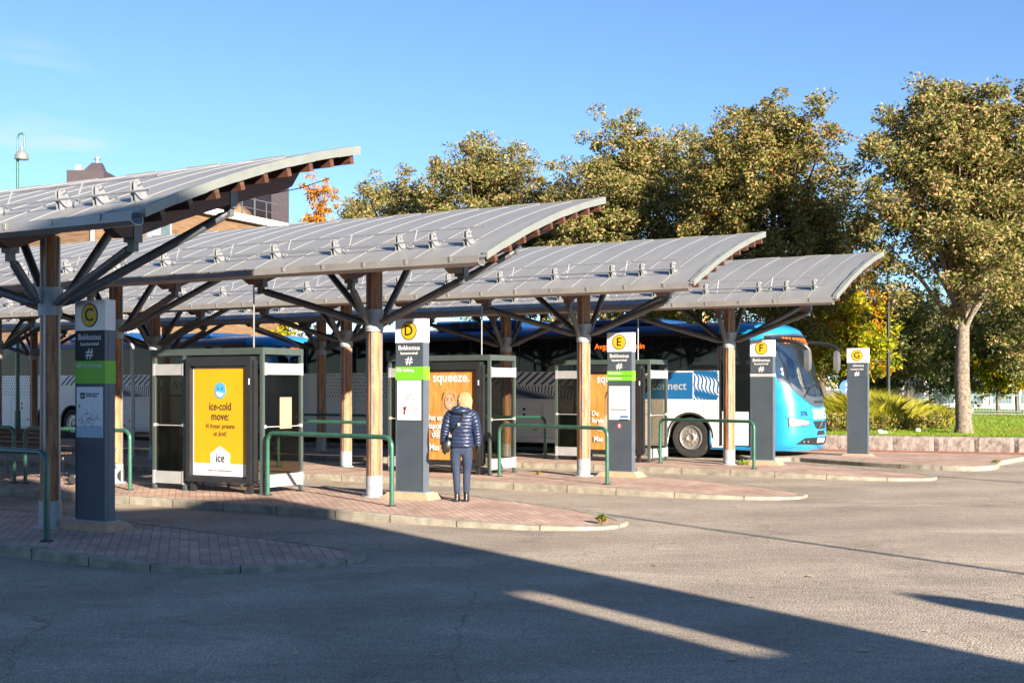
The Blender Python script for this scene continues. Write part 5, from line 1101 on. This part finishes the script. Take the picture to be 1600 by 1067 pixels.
# ================================================================ LAWN GROWTH
rs = np.random.RandomState(5)
def blades(n, area, hgt, wd_, name, mat, spread=.35, zf=None, kind=None):
    P = area(n); zs = np.array([zf(a, b_) for a, b_ in P]); a = rs.uniform(0, 6.28, n); h = hgt*rs.uniform(.5, 1.2, n); lean = rs.normal(size=(n, 2))*spread*h[:, None]
    b0 = np.stack([P[:, 0], P[:, 1], zs], 1); wv = np.stack([np.cos(a), np.sin(a), 0*a], 1)*wd_
    mid = b0+np.stack([lean[:, 0]*.35, lean[:, 1]*.35, h*.6], 1); tp = b0+np.stack([lean[:, 0], lean[:, 1], h], 1)
    v = np.stack([b0-wv, b0+wv, mid+wv*.7, tp, mid-wv*.7], 1).reshape(-1, 3); f = np.arange(n*5).reshape(-1, 5)
    return rawmesh(name, v, f, mat)
def lawn_area(n):
    px = rs.uniform(1290, 1620, n); Y = 34.2+(rs.uniform(0, 1, n)**1.6)*14; Y = np.maximum(Y, 34.4-(px-1357)/243*1.4+.15); return np.stack([(px-800)/F_PX*Y, Y], 1)
o = blades(26000, lawn_area, .075, .006, 'grass', LM['blade'], zf=lambda a, b_: lawn_z(a, b_)-.005); o['kind'] = 'stuff'
for i, (px, Y, r_, h, lb) in enumerate(((1330, 38.5, .9, 1.25, 'clump of yellow ornamental grass just right of the bus nose'), (1385, 38.5, .85, 1.25, 'tall yellow ornamental grass clump right of pylon G'), (1415, 39.5, .9, 1.1, 'yellow ornamental grass clump left of the straw stems'), (1355, 40.5, 1.0, 1.45, 'yellow ornamental grass mound behind pylon G'), (1300, 40.5, 1.0, 1.3, 'yellow ornamental grass partly behind the bus nose'), (1445, 41, .8, .8, 'lowest yellow ornamental grass clump toward the railing fence'))):
    x, y = xy(px, Y); n = 5200
    def ar(n, x=x, y=y, r_=r_):
        a = rs.uniform(0, 6.28, n); q = np.sqrt(rs.uniform(0, 1, n))*r_; return np.stack([x+q*np.cos(a), y+q*np.sin(a)], 1)
    o = blades(n, ar, h*.46, .0055, 'ornamental_grass', LM['grassy'], .75, lambda a, b_, x=x, y=y, r_=r_, h=h: lawn_z(x, y)+h*.38*max(0, 1-((a-x)**2+(b_-y)**2)/r_**2)); tag(o, lb, 'grass clump', 'ornamental grass clumps on the lawn')
x, y = xy(1402, 38); o = blades(70, lambda n: np.stack([rs.uniform(x-.55, x+.6, n), rs.uniform(y-.2, y+.3, n)], 1), 1.15, .008, 'dry_stems', LM['straw'], .22, lambda a, b_: lawn_z(a, b_)); tag(o, 'pale dry straw stems rising in front of the yellow grass', 'dry plant')
for i, (px, Y, w_, h, lb) in enumerate(((1385, 37.6, .55, .42, 'low leafy shrub right beside pylon G base'), (1425, 37.7, .6, .5, 'low leafy shrub in the middle of the bed right of pylon G'), (1462, 38.2, .6, .48, 'low leafy reddish shrub nearest the railing fence'), (1308, 37.2, .5, .5, 'low leafy shrub between bus nose and pylon G'))):
    x, y = xy(px, Y); cs = np.stack([rs.uniform(-w_, w_, 26), rs.uniform(-.3, .3, 26), rs.uniform(.05, h, 26)], 1); v, f = leaf_cloud(cs, np.full(26, .16), 42, .10, rs)
    o = rawmesh('shrub', v, f, LM['ivy']); tag(o, lb, 'shrub', 'low shrubs in the lawn bed', p=(x, y, lawn_z(x, y)))
for i, (px, py, r_, lb) in enumerate(((1375, 677, .10, 'larger white stone on the lawn beside pylon G'), (1434, 669, .085, 'small white stone in the middle of the lawn'), (1383, 679, .07, 'small white stone touching the larger one'))):
    Y = 35.6 if i != 1 else 36.6; x, y = xy(px, Y); m = MB(); rr = random.Random(i); rg = []
    for j in range(7): a = math.pi*j/6; rg.append([(r_*max(.05, math.sin(a))*math.cos(2*math.pi*k/10)*rr.uniform(.85, 1.1), r_*.8*max(.05, math.sin(a))*math.sin(2*math.pi*k/10)*rr.uniform(.85, 1.1), r_*.6-r_*.7*math.cos(a)) for k in range(10)])
    m.loft(rg); o = m.build('stone', 'white', smooth=True); tag(o, lb, 'stone', 'white stones on the lawn', p=(x, y, lawn_z(x, y)+.02))
# weeds at the kerbs
for i, (px, py, lb) in enumerate(((1166, 727, 'green weed tuft beside the right post of the railing at F'), (1556, 722, 'weed tuft at the far right pavement tip'), (1352, 709, 'yellowish weed at the foot of pylon G'), (940, 811, 'weed tuft on the kerb at island tip D'), (843, 742, 'small weed at the left foot of the railing at E'))):
    p = gnd(px, py, .1); cs = np.stack([rs.uniform(-.10, .10, 7), rs.uniform(-.05, .05, 7), rs.uniform(.0, .08, 7)], 1)*(1.3 if i == 0 else .35); v, f = leaf_cloud(cs, np.full(7, .06), 22, .06, rs); o = rawmesh('weed', v, f, LM['ivy' if i else 'blade']); tag(o, lb, 'weed', 'weeds growing at the kerbs', p=p)
# fallen leaves
def leaf_area(n):
    px = rs.uniform(0, 1600, n); py = 700+rs.uniform(0, 1, n)**1.3*340; Y = F_PX*CAMZ/(py-HOR); return np.stack([(px-800)/F_PX*Y, Y], 1)
P = leaf_area(110); n = len(P); a = rs.uniform(0, 6.28, n); s_ = rs.uniform(.02, .045, n)
v = np.stack([np.stack([P[:, 0]+s_*np.cos(a+q), P[:, 1]+s_*np.sin(a+q)*(.6 if q in (1.57, 4.71) else 1), np.full(n, .012+.008*(q == 0))], 1) for q in (0, 1.57, 3.14, 4.71)], 1).reshape(-1, 3)
o = rawmesh('fallen_leaves', v, np.arange(n*4).reshape(-1, 4), LM['straw']); o['kind'] = 'stuff'
# ================================================================ BACKGROUND OBJECTS
# railing fence on a concrete base
fa = Vector((*xy(1438, 50.5), 0)); fb = Vector((*xy(1680, 47.5), 0)); t = thing('railing_fence', 'pale green upright-bar fence on a concrete base behind the lawn', 'fence', fa, math.atan2(fb.y-fa.y, fb.x-fa.x)); L_ = (fb-fa).length; bz = .55
m = MB(); m.box((0, -.12, bz-.2), (L_, .12, bz+.26)); m.build('concrete_base', 'conc', t)
m = MB(); m.box((0, -.03, bz+.92), (L_, .03, bz+.97)); m.box((0, -.02, bz+.32), (L_, .02, bz+.35)); x = .06
while x < L_: m.box((x, -.011, bz+.35), (x+.018, .011, bz+.92)); x += .115
m.build('bar_panel', 'fencep', t)
x = .0
while x < L_: m = MB(); m.box((x-.05, -.05, bz+.26), (x+.05, .05, bz+.915)); m.build('post', 'fencep', t); x += 1.95
# black lamp post
def mast(name, lb, cat, p, h, r_, mat, head=None, group=None):
    t = thing(name, lb, cat, p, 0, group); m = MB(); m.cyl((0, 0, 0), (0, 0, h), r_*1.25, r_*.75, 12); m.cyl((0, 0, 0), (0, 0, 1.0), r_*1.7, r_*1.6, 12); m.build('pole', mat, t, smooth=True); return t
x, y = xy(1388, 43); t = mast('lamp_post', 'black lamp post rising behind pylon G into the foliage', 'street lamp', (x, y, .6), 5.2, .06, 'black', group='lamp posts')
m = MB(); m.loft([ell(0, 0, z, r_, r_, 16, 2) for z, r_ in ((5.2, .05), (5.25, .25), (5.4, .2), (5.55, .06))]); m.build('lantern', 'black', t, smooth=True)
# old gooseneck lamp at the far left
x, y = xy(27.5, 44); t = mast('street_lamp', 'green gooseneck street lamp with bell shade at top left', 'street lamp', (x, y, 0), 9.7, .06, 'green', group='lamp posts')
m = MB(); m.tube([(0, 0, 9.6), (0, 0, 10.25)]+[(.14-.14*math.cos(a), 0, 10.25+.32*math.sin(a)) for a in [math.pi*i/10 for i in range(1, 11)]]+[(.28, 0, 9.95)], .035, 8)
m = MB(); m.tube([Vector((0, 0, 9.6)), Vector((0, 0, 10.3))]+[Vector((.12-.12*math.cos(a), 0, 10.3+.22*math.sin(a))) for a in [math.pi*i/8 for i in range(1, 9)]]+[Vector((.24, 0, 10.05))], .032, 8); m.build('gooseneck', 'green', t, smooth=True)
m = MB(); m.loft([ell(.14, 0, z, r_, r_, 20, 2) for z, r_ in ((9.62, .235), (9.66, .24), (9.78, .215), (9.90, .14), (9.95, .06), (10.06, .05))]); m.build('bell_shade', 'lampg', t, smooth=True)
# traffic signs
def roundsign(px, py, Y, r_, lb, mat):
    p = at(px, py, Y); t = thing('traffic_sign', lb, 'traffic sign', (p.x, p.y, .45), 0, 'traffic signs behind the stops'); h = p.z-.45
    m = MB(); m.cyl((0, .04, 0), (0, .04, h+r_), .03, .03, 8); m.build('post', 'galv', t); m = MB(); m.cyl((0, -.01, h), (0, .01, h), r_, r_, 24); m.build('sign_plate', mat, t); return t, h
t, h = roundsign(1323, 605, 41, .23, 'round blue sign with white arrows half hidden by pylon G', 'sblue')
m = MB()
for dz in (.085, -.085): m.poly([(-.05, h+dz-.035), (.01, h+dz-.055), (.06, h+dz), (.01, h+dz+.055), (-.05, h+dz+.035)], off=-.02)
m.build('arrow_mark', 'white', t)
p = at(790, 553, 45); t = thing('traffic_sign', 'red and white triangular yield sign seen under canopy E', 'traffic sign', (p.x, p.y, .3), 0, 'traffic signs behind the stops'); h = p.z-.3
m = MB(); m.cyl((0, .04, 0), (0, .04, h+.3), .03, .03, 8); m.build('post', 'galv', t)
m = MB(); m.poly([(-.42, h+.30), (.42, h+.30), (0, h-.45)], off=-.01); m.build('sign_plate', 'red', t); m = MB(); m.poly([(-.26, h+.21), (.26, h+.21), (0, h-.25)], off=-.016); m.build('sign_field', 'white', t)
# timber-clad building at left
def wallface(m, a, b_, z0, z1, th=.3):
    a = Vector((*a, 0)); b_ = Vector((*b_, 0)); d = (b_-a).normalized(); n = Vector((-d.y, d.x, 0)); M4 = Matrix(((d.x, n.x, 0, a.x), (d.y, n.y, 0, a.y), (0, 0, 1, 0), (0, 0, 0, 1))); m.box((0, 0, z0), ((b_-a).length, th, z1), M4=M4); return M4, (b_-a).length
tb = thing('timber_building', 'timber-clad building with white roof edge behind the left canopies', 'building')
B = xy(437, 57.5); A = (B[0]-5.0, B[1]-9.93+1.0); zt = 8.9
A = (-15.3, 46.6)
m = MB(); M4, L_ = wallface(m, A, B, 0, zt, 9); m.build('wall', 'clad', tb)
m = MB(); m.box((-.2, -.25, zt), (L_+.35, 9, zt+.28), M4=M4); m.build('roof_edge', 'bwhite', tb)
m = MB(); xr = L_*.55; x = xr
while x < L_: m.box((x, .1, zt+.28), (x+.04, .14, zt+1.1), M4=M4); x += .9
m.box((xr, .1, zt+1.08), (L_, .14, zt+1.12), M4=M4); m.box((xr, .1, zt+.68), (L_, .13, zt+.70), M4=M4); m.build('roof_railing', 'steel', tb)
def win(u0, u1, z0, z1, mat='pane', frame='bwhite'):
    m = MB(); m.box((u0-.08, -.06, z0-.08), (u1+.08, -.003, z1+.08), M4=M4); fr = m.build('window', frame, tb); m = MB(); m.box((u0, -.075, z0), (u1, -.062, z1), M4=M4); m.build('pane', mat, fr)
uf = lambda px: next(u for u in [q*.05 for q in range(2000)] if 800+F_PX*(M4 @ Vector((u, 0, 0))).x/(M4 @ Vector((u, 0, 0))).y >= px)
win(uf(86), uf(106), 6.6, 8.0); win(uf(109), uf(141), 6.6, 8.0, 'pane', 'bwhite'); win(uf(249), uf(263), 7.1, 8.4); win(uf(30), uf(70), 6.6, 8.0)
m = MB(); m.box((uf(228), -.10, 6.2), (uf(247), -.004, 8.55), M4=M4); m.build('cladding_panel', 'bgrey', tb)
for z in (2.6, 4.6):
    for p_ in (-40, 40, 120, 200, 280, 360): win(uf(p_), uf(p_+36), z, z+1.3)
m = MB(); a = at(373, 331, 60); g_ = [(a.x-.6, 60, 9.4), (a.x+.55, 60, 9.4), (a.x+.55, 60, 9.75), (a.x-.15, 60, 10.5), (a.x-.6, 60, 10.2)]; m.add(g_+[(x, y+3, z) for x, y, z in g_], [(0, 1, 2, 3, 4), (9, 8, 7, 6, 5)]+[(k, (k+1) % 5, (k+1) % 5+5, k+5) for k in range(5)]); m.build('roof_gable', 'clad', tb)
# dark block beside it
db = thing('dark_building', 'dark grey panelled box building behind the timber building', 'building')
c = at(424, 281, 61); l_ = at(330, 281, 66); r_ = at(451.5, 288, 62.2)
m = MB(); base = [(c.x, c.y), (r_.x, r_.y), (r_.x+(l_.x-c.x), r_.y+(l_.y-c.y)), (l_.x, l_.y)]; zt2 = c.z
m.add([(x, y, 0) for x, y in base]+[(x, y, zt2) for x, y in base], [(0, 1, 5, 4), (1, 2, 6, 5), (2, 3, 7, 6), (3, 0, 4, 7), (4, 5, 6, 7)]); m.build('wall', 'bdark', db)
m = MB(); cc = Vector((sum(p[0] for p in base)/4, sum(p[1] for p in base)/4)); q = [((x-cc.x)*1.01+cc.x, (y-cc.y)*1.01+cc.y) for x, y in base]; m.add([(x, y, zt2-.02) for x, y in q]+[(x, y, zt2+.12) for x, y in q], [(0, 1, 5, 4), (1, 2, 6, 5), (2, 3, 7, 6), (3, 0, 4, 7), (4, 5, 6, 7)]); m.build('roof_edge', 'bdark', db)
for f in (.25, .5, .75):
    m = MB(); a = Vector((c.x, c.y, 0)).lerp(Vector((l_.x, l_.y, 0)), f); m.box((a.x-.02, a.y-.045, 6), (a.x+.02, a.y-.0, zt2-.1)); m.build('panel_joint', 'anth', db)
m = MB(); a = Vector((c.x, c.y, 0)).lerp(Vector((r_.x, r_.y, 0)), .5); m.box((a.x-.015, a.y-.06, 6), (a.x+.015, a.y-.01, zt2-.1)); m.build('panel_joint', 'anth', db)
# far roof with chimneys at upper left
cb = thing('chimney_house', 'dark roof with chimney and ventilation cowl beyond the nearest canopy', 'building'); Yc = 75
a = at(104, 266, Yc); b_ = at(162, 266, Yc)
m = MB(); m.box((a.x, Yc, 0), (b_.x, Yc+8, a.z)); m.build('wall', 'bdark', cb)
p = at(131, 266, Yc); e = at(158, 266, Yc); k = at(147, 252, Yc)
m = MB(); m.loft([[(p.x, Yc, a.z), (e.x, Yc, a.z), (e.x, Yc+1.2, a.z), (p.x, Yc+1.2, a.z)], [(k.x-.28, Yc+.4, a.z+.5), (k.x+.28, Yc+.4, a.z+.5), (k.x+.28, Yc+.8, a.z+.5), (k.x-.28, Yc+.8, a.z+.5)]]); m.build('roof', 'bdark', cb)
m = MB(); m.cyl((k.x, Yc+.6, a.z+.45), (k.x, Yc+.6, a.z+.75), .13, .13, 12); m.cyl((k.x, Yc+.6, a.z+.72), (k.x, Yc+.6, a.z+.85), .2, .16, 12); m.build('vent_cowl', 'galv', cb, smooth=True)
h_ = at(121, 262, Yc); m = MB(); m.box((h_.x-.18, Yc+.1, a.z), (h_.x+.18, Yc+.5, a.z+.32)); m.build('chimney', 'conc', cb)
# ochre block behind the bus and pale block behind the pines
def block(name, lb, px0, px1, Y, h, mat, rows, cols, wm='pane'):
    t = thing(name, lb, 'building', (0, 0, 0)); x0, x1 = xy(px0, Y)[0], xy(px1, Y)[0]; m = MB(); m.box((x0, Y, 0), (x1, Y+9, h)); m.build('wall', mat, t)
    m = MB(); m.box((x0-.2, Y-.2, h), (x1+.2, Y+9.2, h+.25)); m.build('roof', 'bgrey', t)
    for i in range(rows):
        for j in range(cols):
            cx = x0+(x1-x0)*(j+.5)/cols; cz = h*(i+.55)/rows; m = MB(); m.box((cx-.62, Y-.05, cz-.62), (cx+.62, Y-.003, cz+.62)); fr = m.build('window', 'bwhite', t); m = MB(); m.box((cx-.52, Y-.065, cz-.52), (cx+.52, Y-.052, cz+.52)); m.build('pane', wm, fr)
    return t
block('apartment_building', 'ochre rendered building glimpsed above and through the bus', 1055, 1108, 74, 8, 'yel', 2, 1)
block('apartment_building', 'pale grey building glimpsed through the pines at right', 1405, 1680, 66, 5.4, 'conc', 2, 6)
block('apartment_building', 'brown block glimpsed beyond the buses at far left', -60, 330, 80, 6, 'clad', 2, 7)
# ================================================================ WHAT STANDS BEHIND THE CAMERA (casts the long shadows)
def SW(w_, q_, z=0): return WD*w_+SD*q_+Vector((0, 0, z))
RW = math.atan2(WD.y, WD.x)
ob = thing('office_building', 'large flat-roofed block behind the viewpoint that shades the road', 'building', (0, 0, 0), RW)
m = MB(); m.box((-45, -32, 0), (5.0, -14, 13.1)); m.build('wall', 'bwhite', ob)
m = MB()  # unseen wall added for its shade, with a slot cut for the sun streak
for a, b_ in (((4.7, -7.3, 0), (5.90, -7, 8.7)), ((6.16, -7.3, 0), (7.27, -7, 8.7)), ((5.90, -7.3, 0), (6.16, -7, 4.5)), ((5.90, -7.3, 5.6), (6.16, -7, 8.7)), ((4.7, -14, 0), (4.98, -7.3, 8.7))): m.box(a, b_)
m.build('slotted_shade_wall', 'bwhite', ob)
t = thing('street_lamp', 'slim street lamp right of the viewpoint casting a long thin shadow', 'street lamp', SW(10.75, -5), 0, 'lamp posts'); m = MB(); m.cyl((0, 0, 0), (0, 0, 7.0), .055, .045, 10); m.tube([(0, 0, 7), (0, .3, 7.15)], .03, 6); m.build('pole', 'galv', t)
t = thing('street_lamp', 'slim street lamp further right of the viewpoint', 'street lamp', SW(21.0, -1), 0, 'lamp posts'); m = MB(); m.cyl((0, 0, 0), (0, 0, 6.4), .055, .045, 10); m.cyl((0, 0, 6.4), (0, 0, 6.55), .12, .1, 10); m.build('pole', 'galv', t)
t = thing('street_lamp', 'globe street lamp right of the viewpoint casting an oval shadow', 'street lamp', SW(8.85, -6), 0, 'lamp posts'); m = MB(); m.cyl((0, 0, 0), (0, 0, 3.9), .10, .10, 10); m.build('pole', 'galv', t)
m = MB(); m.loft([ell(0, 0, 4.15+.42*math.sin(a), max(.02, .27*math.cos(a)), max(.02, .27*math.cos(a)), 16, 2) for a in [-math.pi/2+math.pi*i/10 for i in range(11)]]); m.build('globe', 'bwhite', t, smooth=True)
flush_text()
